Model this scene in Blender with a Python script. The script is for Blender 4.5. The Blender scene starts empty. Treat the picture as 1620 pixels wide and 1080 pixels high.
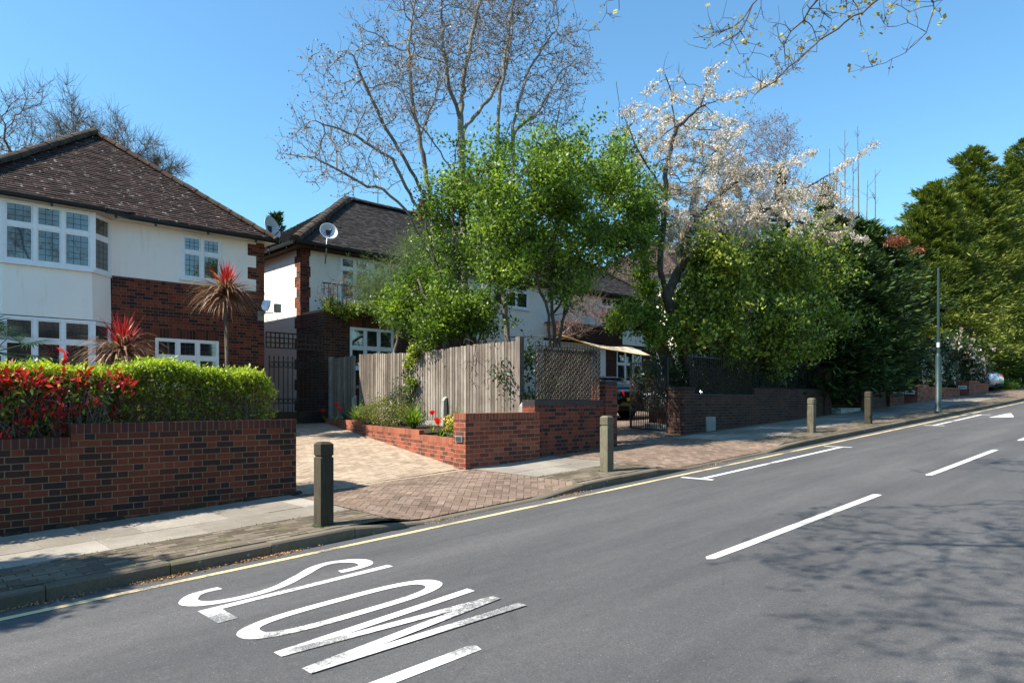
import bpy, bmesh, math, random
import numpy as np
from mathutils import Vector, kdtree
R = math.radians
random.seed(7); rng = np.random.default_rng(7)
scene = bpy.context.scene
C = scene.collection

# ---------------------------------------------------------------- camera
# eye at the origin (z = 0 is eye level); +X runs along the road, +Y across it
cam_d = bpy.data.cameras.new("camera"); cam = bpy.data.objects.new("camera", cam_d); C.objects.link(cam)
cam.location = (0, 0, 0)
TH = math.atan2(1155, 1100)                      # heading, measured from +X
cam.rotation_euler = (R(90), 0, TH - R(90))
cam_d.sensor_width = 36; cam_d.lens = 36 * 1100 / 1620
cam_d.shift_y = 93 / 1620
cam_d.clip_start = .05; cam_d.clip_end = 2000
scene.camera = cam

# ---------------------------------------------------------------- light
SUN_EL = R(49); SUN_DIR = (-.915, .403)          # towards the sun, in plan
world = bpy.data.worlds.new("World"); scene.world = world; world.use_nodes = True
nt = world.node_tree; nt.nodes.clear()
sky = nt.nodes.new("ShaderNodeTexSky"); sky.sky_type = 'NISHITA'; sky.sun_disc = False
sky.sun_elevation = SUN_EL; sky.sun_rotation = math.atan2(SUN_DIR[0], SUN_DIR[1])
sky.air_density = 1.25; sky.dust_density = 0.3; sky.ozone_density = 1.6; sky.altitude = 50
bg = nt.nodes.new("ShaderNodeBackground"); bg.inputs[1].default_value = .1
wo = nt.nodes.new("ShaderNodeOutputWorld")
tint = nt.nodes.new("ShaderNodeMix"); tint.data_type = 'RGBA'; tint.blend_type = 'MULTIPLY'; tint.inputs[0].default_value = 1
tint.inputs[7].default_value = (.62, .95, 1.08, 1)      # clear polarised spring sky
nt.links.new(sky.outputs[0], tint.inputs[6]); nt.links.new(tint.outputs[2], bg.inputs[0]); nt.links.new(bg.outputs[0], wo.inputs[0])
sd = bpy.data.lights.new("sun", 'SUN'); sd.energy = 5.0; sd.angle = R(.53); sd.color = (1, .93, .82)
sun = bpy.data.objects.new("sun", sd); C.objects.link(sun)
sv = Vector((SUN_DIR[0] * math.cos(SUN_EL), SUN_DIR[1] * math.cos(SUN_EL), math.sin(SUN_EL)))
sun.rotation_euler = sv.to_track_quat('Z', 'Y').to_euler(); sun.location = (-20, 10, 30)
scene.view_settings.view_transform = 'Standard'; scene.view_settings.look = 'None'
scene.view_settings.exposure = 1.1; scene.view_settings.gamma = 1
scene.cycles.max_bounces = 8; scene.cycles.transparent_max_bounces = 8
scene.cycles.use_denoising = True

# ---------------------------------------------------------------- terrain heights
def sm(t): t = min(1, max(0, t)); return t * t * (3 - 2 * t)
def zr(x):                                       # road surface
    xe = x
    if x > 60: xe = 60 + 25 * math.tanh((x - 60) / 25)
    if x < -30: xe = -30 - 20 * math.tanh((-30 - x) / 20)
    return -1.62 + .0439 * xe
DROPS = [(4.75, 7.15), (9.95, 13.6), (38.5, 41.5)]
def upst(x):
    u = .112
    for a, b in DROPS:
        d = max(a - x, x - b, 0) / .4
        u = min(u, .022 + .09 * min(1, d))
    return u
def zp(x, y):
    up = .125
    if y < 9.3:
        u = upst(x); up = u + (.125 - u) * sm((y - 6.45) / 1.2)
    r = 0
    if y > 9:
        yy = min(y, 18) - 9
        k = 1 - sm((x - 9.75) / 1.0)
        r = yy * (.055 * k + .008 * (1 - k))
    return zr(x) + up + r

# ---------------------------------------------------------------- node helpers
def lin(h):
    h = h.lstrip('#'); v = [int(h[i:i+2], 16) / 255 for i in (0, 2, 4)]
    return tuple((c / 12.92 if c <= .04045 else ((c + .055) / 1.055) ** 2.4) for c in v) + (1,)
class NT:
    def __init__(s, name):
        s.m = bpy.data.materials.new(name); s.m.use_nodes = True; s.t = s.m.node_tree; s.t.nodes.clear()
        s.out = s.n('OutputMaterial')
    def n(s, typ, **k):
        nd = s.t.nodes.new('ShaderNode' + typ)
        for a, b in k.items(): setattr(nd, a, b)
        return nd
    def l(s, a, b): s.t.links.new(a, b)
    def math(s, op, a, b=None, c=None):
        nd = s.n('Math', operation=op)
        for i, v in enumerate((a, b, c)):
            if v is None: continue
            if isinstance(v, (int, float)): nd.inputs[i].default_value = v
            else: s.l(v, nd.inputs[i])
        return nd.outputs[0]
    def uv(s):
        u = s.n('UVMap'); sp = s.n('SeparateXYZ'); s.l(u.outputs[0], sp.inputs[0]); return u.outputs[0], sp.outputs[0], sp.outputs[1]
    def obj(s): return s.n('TexCoord').outputs['Object']
    def noise(s, vec, scale, detail=4, rough=.55, dim=None):
        nd = s.n('TexNoise'); nd.inputs['Scale'].default_value = scale; nd.inputs['Detail'].default_value = detail
        nd.inputs['Roughness'].default_value = rough
        if vec is not None: s.l(vec, nd.inputs['Vector'])
        return nd.outputs['Fac']
    def vscale(s, vec, sc):
        m = s.n('Mapping'); s.l(vec, m.inputs[0]); m.inputs['Scale'].default_value = sc; return m.outputs[0]
    def ramp(s, fac, stops, interp='LINEAR'):
        r = s.n('ValToRGB'); r.color_ramp.interpolation = interp
        e = r.color_ramp.elements
        while len(e) < len(stops): e.new(.5)
        for i, (p, c) in enumerate(stops):
            e[i].position = p; e[i].color = c if len(c) == 4 else tuple(c) + (1,)
        s.l(fac, r.inputs[0]); return r.outputs[0]
    def mix(s, fac, a, b, mode='MIX'):
        nd = s.n('Mix', data_type='RGBA', blend_type=mode)
        for sock, v in ((nd.inputs[0], fac), (nd.inputs[6], a), (nd.inputs[7], b)):
            if isinstance(v, (int, float)): sock.default_value = v
            elif isinstance(v, tuple): sock.default_value = v if len(v) == 4 else v + (1,)
            else: s.l(v, sock)
        return nd.outputs[2]
    def maprange(s, v, a, b, c=0, d=1):
        nd = s.n('MapRange'); s.l(v, nd.inputs[0])
        for i, q in enumerate((a, b, c, d)): nd.inputs[i + 1].default_value = q
        return nd.outputs[0]
    def bump(s, h, strength=.5, dist=.01):
        b = s.n('Bump'); b.inputs['Strength'].default_value = strength; b.inputs['Distance'].default_value = dist
        s.l(h, b.inputs['Height']); return b.outputs[0]
    def rnd(s):
        a = s.n('Attribute', attribute_name='rnd'); return a.outputs['Fac']
    def bsdf(s, col, rough=.7, spec=.3, normal=None, metal=0, **k):
        p = s.n('BsdfPrincipled')
        if isinstance(col, tuple): p.inputs['Base Color'].default_value = col if len(col) == 4 else col + (1,)
        else: s.l(col, p.inputs['Base Color'])
        if isinstance(rough, (int, float)): p.inputs['Roughness'].default_value = rough
        else: s.l(rough, p.inputs['Roughness'])
        p.inputs['Specular IOR Level'].default_value = spec; p.inputs['Metallic'].default_value = metal
        for a, b in k.items(): p.inputs[a].default_value = b
        if normal is not None: s.l(normal, p.inputs['Normal'])
        s.l(p.outputs[0], s.out.inputs[0]); return p

def m_brick(name, ramp, mortar, rh=.075, ls=.225, lh=.1125, mo=.010, dirt=.35, stain=None, rough=.85):
    n = NT(name); uv, u, v = n.uv()
    wob = n.noise(uv, 9, 2); wob = n.math('MULTIPLY', n.math('SUBTRACT', wob, .5), .006)
    u = n.math('ADD', u, wob); v = n.math('ADD', v, wob)
    row = n.math('FLOOR', n.math('DIVIDE', v, rh))
    per = ls + lh
    u2 = n.math('ADD', u, n.math('MULTIPLY', n.math('FLOORED_MODULO', row, 2), per / 2))
    k = n.math('FLOOR', n.math('DIVIDE', u2, per))
    x = n.math('SUBTRACT', u2, n.math('MULTIPLY', k, per))
    isH = n.math('GREATER_THAN', x, ls)
    xl = n.math('SUBTRACT', x, n.math('MULTIPLY', isH, ls))
    wl = n.math('SUBTRACT', ls, n.math('MULTIPLY', isH, ls - lh))
    du = n.math('MINIMUM', xl, n.math('SUBTRACT', wl, xl))
    vl = n.math('SUBTRACT', v, n.math('MULTIPLY', row, rh))
    dv = n.math('MINIMUM', vl, n.math('SUBTRACT', rh, vl))
    d = n.math('MINIMUM', du, dv)
    msk = n.maprange(d, mo * .35, mo * .75)
    cx = n.n('CombineXYZ'); n.l(n.math('ADD', n.math('MULTIPLY', k, 2), isH), cx.inputs[0]); n.l(row, cx.inputs[1])
    wn = n.n('TexWhiteNoise', noise_dimensions='3D'); n.l(cx.outputs[0], wn.inputs[0])
    col = n.ramp(wn.outputs['Value'], ramp)
    fine = n.noise(uv, 60, 5, .7)
    col = n.mix(.55, col, n.ramp(fine, [(.25, (.45, .45, .45)), (.75, (1.45, 1.4, 1.35))]), 'MULTIPLY')
    big = n.noise(uv, 1.1, 5, .65)
    mc = n.mix(n.noise(uv, 14, 3), mortar, tuple(c * .55 for c in mortar[:3]))
    col = n.mix(msk, mc, col)
    col = n.mix(dirt, col, n.ramp(big, [(.3, (.35, .34, .33)), (.62, (1.15, 1.12, 1.1))]), 'MULTIPLY')
    if stain:
        col = n.mix(n.ramp(n.noise(uv, 2.6, 6, .75), [(.6, (0, 0, 0)), (.75, (.6, .6, .6))]), col, stain)
    h = n.math('ADD', msk, n.math('MULTIPLY', fine, .35))
    n.bsdf(col, rough, .2, n.bump(h, .8, .006)); return n.m
def m_plain(name, col, rough=.6, spec=.4, metal=0, var=.25, scale=6, bumpy=0, **k):
    n = NT(name); o = n.obj(); f = n.noise(o, scale, 5, .65)
    c = n.mix(var, col, n.ramp(f, [(.3, (.45, .45, .45)), (.7, (1.35, 1.35, 1.35))]), 'MULTIPLY')
    nm = n.bump(n.noise(o, scale * 8, 4), bumpy, .01) if bumpy else None
    n.bsdf(c, rough, spec, nm, metal, **k); return n.m
def m_leaf(name, stops, trans=.35, rough=.45, spec=.35, tcol=1.6):
    n = NT(name); c = n.ramp(n.rnd(), stops)
    o = n.noise(n.obj(), 1.3, 2)
    c = n.mix(.5, c, n.ramp(o, [(.35, (.7, .75, .7)), (.65, (1.25, 1.2, 1.1))]), 'MULTIPLY')
    p = n.bsdf(c, rough, spec)
    t = n.n('BsdfTranslucent'); n.l(n.mix(1, c, (tcol, tcol * 1.05, tcol * .6), 'MULTIPLY'), t.inputs[0])
    mx = n.n('MixShader'); mx.inputs[0].default_value = trans
    n.l(p.outputs[0], mx.inputs[1]); n.l(t.outputs[0], mx.inputs[2]); n.l(mx.outputs[0], n.out.inputs[0]); return n.m
def m_bark(name, a, b, scale=8, rough=.9, stretch=(1, 1, .25)):
    n = NT(name); o = n.vscale(n.obj(), stretch); f = n.noise(o, scale, 6, .7)
    n.bsdf(n.ramp(f, [(.35, a), (.65, b)]), rough, .15, n.bump(f, .6, .02)); return n.m
def m_wood(name, stops, rough=.85, streak=18):
    n = NT(name); o = n.obj(); s = n.vscale(o, (1, 1, .05)); f = n.noise(s, streak * 3, 5, .7)
    c = n.ramp(n.rnd(), stops)
    c = n.mix(.75, c, n.ramp(f, [(.3, (.4, .38, .36)), (.7, (1.4, 1.4, 1.4))]), 'MULTIPLY')
    g = n.noise(o, 1.7, 5, .7)
    c = n.mix(.6, c, n.ramp(g, [(.35, (.55, .5, .45)), (.65, (1.2, 1.2, 1.2))]), 'MULTIPLY')
    n.bsdf(c, rough, .15, n.bump(f, .5, .006)); return n.m
def m_glass(name, col, rough=.03, var=.5):
    n = NT(name); f = n.noise(n.obj(), 2.2, 4, .7)
    c = n.mix(var, col, n.ramp(f, [(.35, (.25, .27, .27)), (.65, (1.7, 1.7, 1.6))]), 'MULTIPLY')
    nm = n.bump(n.noise(n.obj(), 1.2, 1), .12, .02)
    n.bsdf(c, rough, 1.0, nm, IOR=1.75); return n.m

# ---------------------------------------------------------------- mesh helpers
ORG = {}
def finish_uv(me):
    n = len(me.polygons)
    if not n: return
    nl = len(me.loops)
    nrm = np.empty(n * 3, np.float32); me.polygons.foreach_get('normal', nrm); nrm = nrm.reshape(-1, 3)
    lt = np.empty(n, np.int32); me.polygons.foreach_get('loop_total', lt)
    fi = np.repeat(np.arange(n), lt)
    vi = np.empty(nl, np.int32); me.loops.foreach_get('vertex_index', vi)
    co = np.empty(len(me.vertices) * 3, np.float32); me.vertices.foreach_get('co', co); co = co.reshape(-1, 3)
    return nrm, fi, vi, co
def put_attrs(me, off, uvs=True):
    n = len(me.polygons)
    a = me.attributes.new('rnd', 'FLOAT', 'FACE'); a.data.foreach_set('value', rng.random(n).astype(np.float32))
    if uvs:
        nrm, fi, vi, co = finish_uv(me)
        co = co + np.array(off, np.float32)
        t = np.stack([-nrm[:, 1], nrm[:, 0], np.zeros(n)], 1); L = np.linalg.norm(t, axis=1)
        flat = L < .25
        t[flat] = (1, 0, 0); L[flat] = 1; t = t / L[:, None]
        b = np.cross(nrm, t); b[flat] = (0, 1, 0)
        p = co[vi]
        uv = np.stack([(p * t[fi]).sum(1), (p * b[fi]).sum(1)], 1).astype(np.float32)
        l = me.uv_layers.new(name='UVMap'); l.data.foreach_set('uv', uv.ravel())
def link(name, me, m, parent=None, off=(0, 0, 0), uvs=True, rndv=None):
    if m: me.materials.append(m)
    put_attrs(me, off, uvs)
    if rndv is not None: me.attributes['rnd'].data.foreach_set('value', np.asarray(rndv, np.float32))
    o = bpy.data.objects.new(name, me); C.objects.link(o)
    if parent: o.parent = parent
    return o
class MB:
    def __init__(s): s.v = []; s.f = []; s.sm = []
    def add(s, vs, fs, smooth=False):
        b = len(s.v); s.v += [tuple(p) for p in vs]
        for f in fs: s.f.append(tuple(b + i for i in f)); s.sm.append(smooth)
    def quad(s, *p): s.add(p, [tuple(range(len(p)))])
    def box(s, x0, x1, y0, y1, z0, z1):
        if x0 > x1: x0, x1 = x1, x0
        if y0 > y1: y0, y1 = y1, y0
        if z0 > z1: z0, z1 = z1, z0
        s.hexa([(x0, y0, z0), (x1, y0, z0), (x1, y1, z0), (x0, y1, z0), (x0, y0, z1), (x1, y0, z1), (x1, y1, z1), (x0, y1, z1)])
    def hexa(s, p): s.add(p, [(0, 3, 2, 1), (4, 5, 6, 7), (0, 1, 5, 4), (1, 2, 6, 5), (2, 3, 7, 6), (3, 0, 4, 7)])
    def obox(s, F, a0, a1, n0, n1, z0, z1):
        "box in a wall frame: a along the wall, n outwards, z up"
        P = lambda a, n, z: F.p(a, n, z)
        s.hexa([P(a0, n1, z0), P(a1, n1, z0), P(a1, n0, z0), P(a0, n0, z0), P(a0, n1, z1), P(a1, n1, z1), P(a1, n0, z1), P(a0, n0, z1)])
    def bar(s, p, q, w, h=None):
        h = h or w; p = Vector(p); q = Vector(q); d = (q - p).normalized()
        up = Vector((0, 0, 1)) if abs(d.z) < .95 else Vector((0, 1, 0))
        a = d.cross(up).normalized() * w / 2; b = a.cross(d).normalized() * h / 2
        s.hexa([p - a - b, p + a - b, q + a - b, q - a - b, p - a + b, p + a + b, q + a + b, q - a + b])
    def tube(s, pts, rad, n=8, cap=True, smooth=True):
        pts = [Vector(p) for p in pts]
        if isinstance(rad, (int, float)): rad = [rad] * len(pts)
        ref = None; vs = []
        for i, p in enumerate(pts):
            d = (pts[min(i + 1, len(pts) - 1)] - pts[max(i - 1, 0)]).normalized()
            if ref is None:
                ref = Vector((0, 0, 1)) if abs(d.z) < .9 else Vector((1, 0, 0))
                a = d.cross(ref).normalized()
            else: a = (a - d * a.dot(d)).normalized()
            b = d.cross(a)
            for k in range(n):
                t = 2 * math.pi * k / n; vs.append(p + (a * math.cos(t) + b * math.sin(t)) * rad[i])
        fs = []
        for i in range(len(pts) - 1):
            for k in range(n):
                k2 = (k + 1) % n; fs.append((i * n + k, i * n + k2, (i + 1) * n + k2, (i + 1) * n + k))
        if cap: fs.append(tuple(range(n - 1, -1, -1))); fs.append(tuple((len(pts) - 1) * n + k for k in range(n)))
        s.add(vs, fs, smooth)
    def lathe(s, prof, c=(0, 0, 0), n=24, axis=Vector((0, 0, 1)), smooth=True):
        axis = Vector(axis).normalized(); u = axis.orthogonal().normalized(); w = axis.cross(u); c = Vector(c); vs = []
        for r, h in prof:
            for k in range(n):
                t = 2 * math.pi * k / n; vs.append(c + axis * h + (u * math.cos(t) + w * math.sin(t)) * r)
        fs = [(i * n + k, i * n + (k + 1) % n, (i + 1) * n + (k + 1) % n, (i + 1) * n + k) for i in range(len(prof) - 1) for k in range(n)]
        s.add(vs, fs, smooth)
    def prism(s, pts, axis_vec):
        "closed outline (list of 3D points) pushed along axis_vec"
        n = len(pts); a = Vector(axis_vec); vs = [Vector(p) for p in pts] + [Vector(p) + a for p in pts]
        fs = [tuple(range(n - 1, -1, -1)), tuple(range(n, 2 * n))] + [(i, (i + 1) % n, n + (i + 1) % n, n + i) for i in range(n)]
        s.add(vs, fs)
    def build(s, name, m, parent=None, fix=True, bevel=0, world=None):
        off = ORG.get(parent.name, (0, 0, 0)) if parent else (world or (0, 0, 0))
        me = bpy.data.meshes.new(name)
        me.from_pydata([(p[0] - off[0], p[1] - off[1], p[2] - off[2]) for p in s.v], [], s.f)
        if fix or bevel:
            bm = bmesh.new(); bm.from_mesh(me)
            bmesh.ops.recalc_face_normals(bm, faces=bm.faces)
            if bevel:
                bmesh.ops.bevel(bm, geom=[e for e in bm.edges if len(e.link_faces) == 2 and e.calc_face_angle(0) > .6], offset=bevel, segments=2, affect='EDGES', profile=.6)
            bm.to_mesh(me); bm.free()
        if not bevel and len(me.polygons) == len(s.sm): me.polygons.foreach_set('use_smooth', s.sm)
        me.update()
        o = link(name, me, m, parent, off)
        if not parent and world: o.location = world
        ORG[o.name] = off
        return o
class Frm:
    def __init__(s, o, d):
        s.o = Vector(o); s.d = Vector((d[0], d[1], 0)).normalized(); s.n = Vector((s.d.y, -s.d.x, 0))
    def p(s, a, n, z): q = s.o + s.d * a + s.n * n; return (q.x, q.y, z)
def thing(name, label, cat, loc=(0, 0, 0), group=None):
    o = bpy.data.objects.new(name, None); C.objects.link(o); o.location = loc; o.empty_display_size = .3
    o['label'] = label; o['category'] = cat
    if group: o['group'] = group
    ORG[o.name] = tuple(loc); return o
def tag(o, label=None, cat=None, group=None, kind=None):
    for k, v in (('label', label), ('category', cat), ('group', group), ('kind', kind)):
        if v: o[k] = v
    return o
def dup(root, loc, label, rz=None):
    r = root.copy(); C.objects.link(r); r.location = loc; r['label'] = label
    if rz is not None: r.rotation_euler = (0, 0, rz)
    def rec(a, b):
        for ch in a.children:
            c = ch.copy(); C.objects.link(c); c.parent = b; rec(ch, c)
    rec(root, r); return r

# ---------------------------------------------------------------- plants
def quads(name, B, A, S, m, parent, L, W, rndv=None, fold=.0):
    "leaf-sized faces: base B, axis A, side S"
    off = np.array(ORG[parent.name]); N = len(B); B = B - off
    L = np.broadcast_to(np.asarray(L, float), (N,))[:, None]; W = np.broadcast_to(np.asarray(W, float), (N,))[:, None]
    mid = B + A * L * .45
    nn = np.cross(A, S) * W * fold
    V = np.stack([B, mid + S * W * .5 + nn, B + A * L, mid - S * W * .5 + nn], 1).reshape(-1, 3).astype(np.float32)
    me = bpy.data.meshes.new(name)
    me.vertices.add(4 * N); me.vertices.foreach_set('co', V.ravel())
    me.loops.add(4 * N); me.loops.foreach_set('vertex_index', np.arange(4 * N, dtype=np.int32))
    me.polygons.add(N); me.polygons.foreach_set('loop_start', np.arange(0, 4 * N, 4, dtype=np.int32))
    me.update(calc_edges=True)
    o = link(name, me, m, parent, uvs=False, rndv=rndv); ORG[o.name] = tuple(off); return o
def unit(v): return v / (np.linalg.norm(v, axis=1)[:, None] + 1e-9)
def rdir(N, bias=(0, 0, 0)): return unit(unit(rng.normal(size=(N, 3))) + np.array(bias))
def sideof(A): return unit(np.cross(A, unit(rng.normal(size=A.shape))))
def leaves(name, cen, per, spread, m, parent, L=.07, W=.04, bias=(0, 0, .3), flat=1.0, out=None, rndv=None):
    N = len(cen) * per
    P = np.repeat(cen, per, 0); d = rng.normal(size=(N, 3)) * spread; d[:, 2] *= flat
    A = rdir(N, bias)
    if out is not None: A = unit(A + unit(d) * out)
    l = L * rng.uniform(.45, 1.5, N)
    if rndv is not None: rndv = np.clip(np.repeat(rndv, per) + rng.normal(0, .12, N), 0, 1)
    return quads(name, P + d, A, sideof(A), m, parent, l, l * W / L, rndv)
def ell_pts(ells, N, shell=.5, lump=.25, zmin=None):
    "points in a union of ellipsoids (cx,cy,cz,rx,ry,rz), crowded to the outside, with a lumpy outline"
    w = np.array([e[3] * e[4] * e[5] for e in ells]) ** .8; w /= w.sum()
    idx = rng.choice(len(ells), N, p=w); E = np.array(ells, float)[idx]
    d = unit(rng.normal(size=(N, 3)))
    ph = rng.uniform(0, 6, 6)
    lu = 1 + lump * (np.sin(d[:, 0] * 5 + ph[0] + idx) * np.sin(d[:, 2] * 6 + ph[1] + idx * 2) + .5 * np.sin(d[:, 1] * 9 + ph[2]))
    r = rng.random(N) ** (1 / 3) * (1 - shell) + shell * rng.random(N) ** .15
    P = E[:, :3] + d * E[:, 3:6] * (r * lu)[:, None]
    if zmin is not None: P = P[P[:, 2] > zmin]
    return P
def colonize(stems, att, step=.25, di=2.5, dk=.45, iters=90, trop=(0, 0, .08), jit=.15, cap=9000):
    """stems: list of polylines (first point of later ones may touch an earlier stem). returns pos, parent"""
    pos = []; par = []
    for st in stems:
        pts = [Vector(p) for p in st]
        if pos:
            j = min(range(len(pos)), key=lambda i: (Vector(pos[i]) - pts[0]).length)
            if (Vector(pos[j]) - pts[0]).length > 1.2: j = -1
        else: j = -1
        last = j
        if j == -1: pos.append(tuple(pts[0])); par.append(-1); last = len(pos) - 1
        for a, b in zip(pts, pts[1:]):
            n = max(1, int((b - a).length / step))
            for k in range(1, n + 1):
                q = a.lerp(b, k / n) + Vector(rng.normal(0, step * .08, 3)); pos.append(tuple(q)); par.append(last); last = len(pos) - 1
    att = [Vector(p) for p in att]; fz = 0
    trop = Vector(trop)
    for it in range(iters):
        if not att or len(pos) > cap: break
        kd = kdtree.KDTree(len(pos))
        for i, p in enumerate(pos): kd.insert(p, i)
        kd.balance(); grow = {}; keep = []
        for a in att:
            co, i, d = kd.find(a)
            if d < dk: continue
            keep.append(a)
            if d < di or it < 3: grow.setdefault(i, []).append((a - co).normalized())
        att = keep; n0 = len(pos)
        if not grow: 
            di *= 1.5; fz += 1
            if fz > 4: break
            continue
        for i, ds in grow.items():
            v = Vector((0, 0, 0))
            for d in ds: v += d
            v = v / len(ds) + trop + Vector(rng.normal(0, jit, 3))
            if v.length < .05: continue
            pos.append(tuple(Vector(pos[i]) + v.normalized() * step)); par.append(i)
    return np.array(pos), np.array(par)
def radii(pos, par, r0=.006, e=2.3, rmax=None):
    n = len(pos); acc = np.zeros(n); rad = np.zeros(n)
    order = np.arange(n)[::-1]
    for i in order:
        rad[i] = r0 if acc[i] == 0 else acc[i] ** (1 / e)
        if par[i] >= 0: acc[par[i]] += rad[i] ** e
    if rmax: 
        s = rmax / rad.max()
        rad = r0 + (rad - r0) * max(.01, (rmax - r0) / (rad.max() - r0))
    return rad
def skel_mesh(name, pos, par, rad, m, parent, twigs=None):
    n = len(pos); kids = [[] for _ in range(n)]
    for i, p in enumerate(par):
        if p >= 0: kids[p].append(i)
    for k in kids: k.sort(key=lambda i: -rad[i])
    mb = MB(); start = [(i, -1) for i in range(n) if par[i] < 0]
    while start:
        i, fr = start.pop(); ch = [i] if fr < 0 else [fr, i]
        while kids[i]:
            for k in kids[i][1:]: start.append((k, i))
            i = kids[i][0]; ch.append(i)
        if len(ch) < 2: continue
        rr = [rad[c] for c in ch]
        if fr >= 0: rr[0] = min(rr[0], rr[1] * 1.25)
        mx = max(rr); ns = 8 if mx > .05 else (5 if mx > .02 else 3)
        mb.tube([pos[c] for c in ch], rr, ns, cap=False)
    if twigs is not None:
        for a, d, l, r in twigs:
            a = Vector(a); d = Vector(d); q = a + d * l * .5 + Vector(rng.normal(0, l * .08, 3)); e = a + d * l + Vector((0, 0, l * .12))
            mb.tube([a, q, e], [r, r * .8, r * .45], 3, cap=False)
    o = mb.build(name, m, parent, fix=False); return o
def mk_twigs(pos, par, rad, thr, count, l=(.1, .3), r=.004, up=.3, out=.8):
    c = np.where((rad < thr) & (par >= 0))[0]; pick = rng.choice(c, count); T = []
    for i in pick:
        d0 = pos[i] - pos[par[i]]; d0 = d0 / (np.linalg.norm(d0) + 1e-9)
        d = d0 * out + unit(rng.normal(size=(1, 3)))[0] + np.array((0, 0, up)); d = d / np.linalg.norm(d)
        T.append((tuple(pos[i]), tuple(d), rng.uniform(*l), r))
    return T

# ================================================================ materials
def c3(h): return lin(h)[:3]
RED = [(0, (.045, .022, .022)), (.22, (.075, .028, .024)), (.4, (.16, .036, .022)), (.7, (.21, .05, .028)), (1, (.26, .075, .04))]
M = {}
M['brick_wall'] = m_brick('dark red brick', [(0, (.035, .022, .022)), (.35, (.052, .024, .021)), (.45, (.105, .03, .019)), (.8, (.14, .038, .022)), (1, (.18, .05, .027))], (.24, .175, .1), stain=(.04, .03, .026))
M['brick_sold'] = m_brick('soldier brick', [(0, (.06, .03, .03)), (.4, (.07, .026, .024)), (1, (.12, .036, .026))], (.19, .14, .085), rh=3, ls=.075, lh=0)
M['brick_house'] = m_brick('house brick', [(0, (.04, .02, .02)), (.3, (.065, .024, .02)), (.5, (.15, .036, .022)), (1, (.21, .052, .028))], (.23, .17, .12), mo=.008, dirt=.25)
M['brick_house_sold'] = m_brick('house soldier brick', [(0, (.04, .02, .02)), (.5, (.1, .03, .022)), (1, (.16, .045, .028))], (.17, .12, .085), rh=3, ls=.075, lh=0)
M['brick_orange'] = m_brick('orange red brick', [(0, (.1, .04, .03)), (.3, (.17, .045, .028)), (.7, (.28, .07, .038)), (1, (.34, .1, .055))], (.36, .27, .18), dirt=.3, lh=0, stain=(.16, .1, .07))
M['brick_orange_sold'] = m_brick('orange soldier', [(0, (.2, .06, .035)), (1, (.33, .1, .055))], (.36, .27, .18), rh=3, ls=.075, lh=0)
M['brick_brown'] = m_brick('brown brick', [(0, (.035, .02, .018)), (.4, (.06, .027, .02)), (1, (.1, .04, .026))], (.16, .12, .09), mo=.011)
def m_render(name, col, dirt=.3):
    n = NT(name); o = n.obj(); f = n.noise(o, .8, 6, .7); g = n.noise(n.vscale(o, (3, 3, .35)), 2.2, 6, .7)
    c = n.mix(dirt, col, n.ramp(f, [(.3, (.72, .72, .7)), (.65, (1.06, 1.05, 1.04))]), 'MULTIPLY')
    c = n.mix(n.ramp(g, [(.54, (0, 0, 0)), (.8, (.4, .4, .4))]), c, (.45, .42, .38))
    n.bsdf(c, .85, .2, n.bump(n.noise(o, 45, 4, .7), .25, .008)); return n.m
M['render_white'] = m_render('white render', (.9, .85, .79), .15); M['render_cream'] = m_render('cream render', (.83, .79, .7))
M['pvc'] = m_plain('white window frame', (.82, .84, .86), .35, .5, var=.1)
M['lead'] = m_plain('lead strip', (.035, .04, .045), .5)
M['glass_dark'] = m_glass('dark pane', (.014, .02, .026)); M['glass_curtain'] = m_glass('curtained pane', (.04, .052, .05), .05)
M['black_paint'] = m_plain('black paint', (.012, .012, .013), .35, .5); M['iron'] = m_plain('wrought iron', (.016, .015, .015), .5, .4)
M['soffit'] = m_plain('cream soffit board', (.55, .5, .42), .6)
M['metal'] = m_plain('galvanised metal', (.35, .36, .37), .4, .5, .6)
M['dish'] = m_plain('dish enamel', (.5, .54, .58), .45, .4)
def m_tile(name, st, lich=.0, moss=0, rough=.9):
    n = NT(name); r = n.rnd(); o = n.obj(); c = n.ramp(r, st)
    c = n.mix(.5, c, n.ramp(n.noise(o, 1.3, 5, .7), [(.3, (.6, .58, .56)), (.7, (1.3, 1.25, 1.2))]), 'MULTIPLY')
    c = n.mix(.6, c, n.ramp(n.noise(o, 30, 4, .7), [(.3, (.6, .6, .6)), (.7, (1.35, 1.35, 1.35))]), 'MULTIPLY')
    if lich:
        k = n.ramp(n.noise(n.vscale(o, (1, 2.6, 2.6)), 7.5, 3, .6), [(.645, (0, 0, 0)), (.68, (1, 1, 1))]); c = n.mix(n.math('MULTIPLY', k, lich), c, (.62, .6, .55))
    if moss: c = n.mix(n.math('MULTIPLY', n.ramp(n.noise(o, 2.3, 5, .7), [(.5, (0, 0, 0)), (.7, (1, 1, 1))]), moss), c, (.13, .12, .05))
    n.bsdf(c, rough, .2, n.bump(n.noise(o, 60, 3), .3, .005)); return n.m
M['tile'] = m_tile('brown clay tile', [(0, (.028, .018, .016)), (.5, (.048, .031, .027)), (1, (.075, .049, .042))], .9)
M['tile_dark'] = m_tile('dark tile', [(0, (.032, .028, .028)), (.5, (.05, .044, .042)), (1, (.085, .074, .068))], .15)
M['ridge'] = m_tile('ridge tile', [(0, (.04, .027, .022)), (1, (.07, .046, .035))], .2, .5)
M['ridge_red'] = m_tile('hip tile', [(0, (.045, .029, .023)), (1, (.08, .047, .036))], .3, .4)
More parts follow.
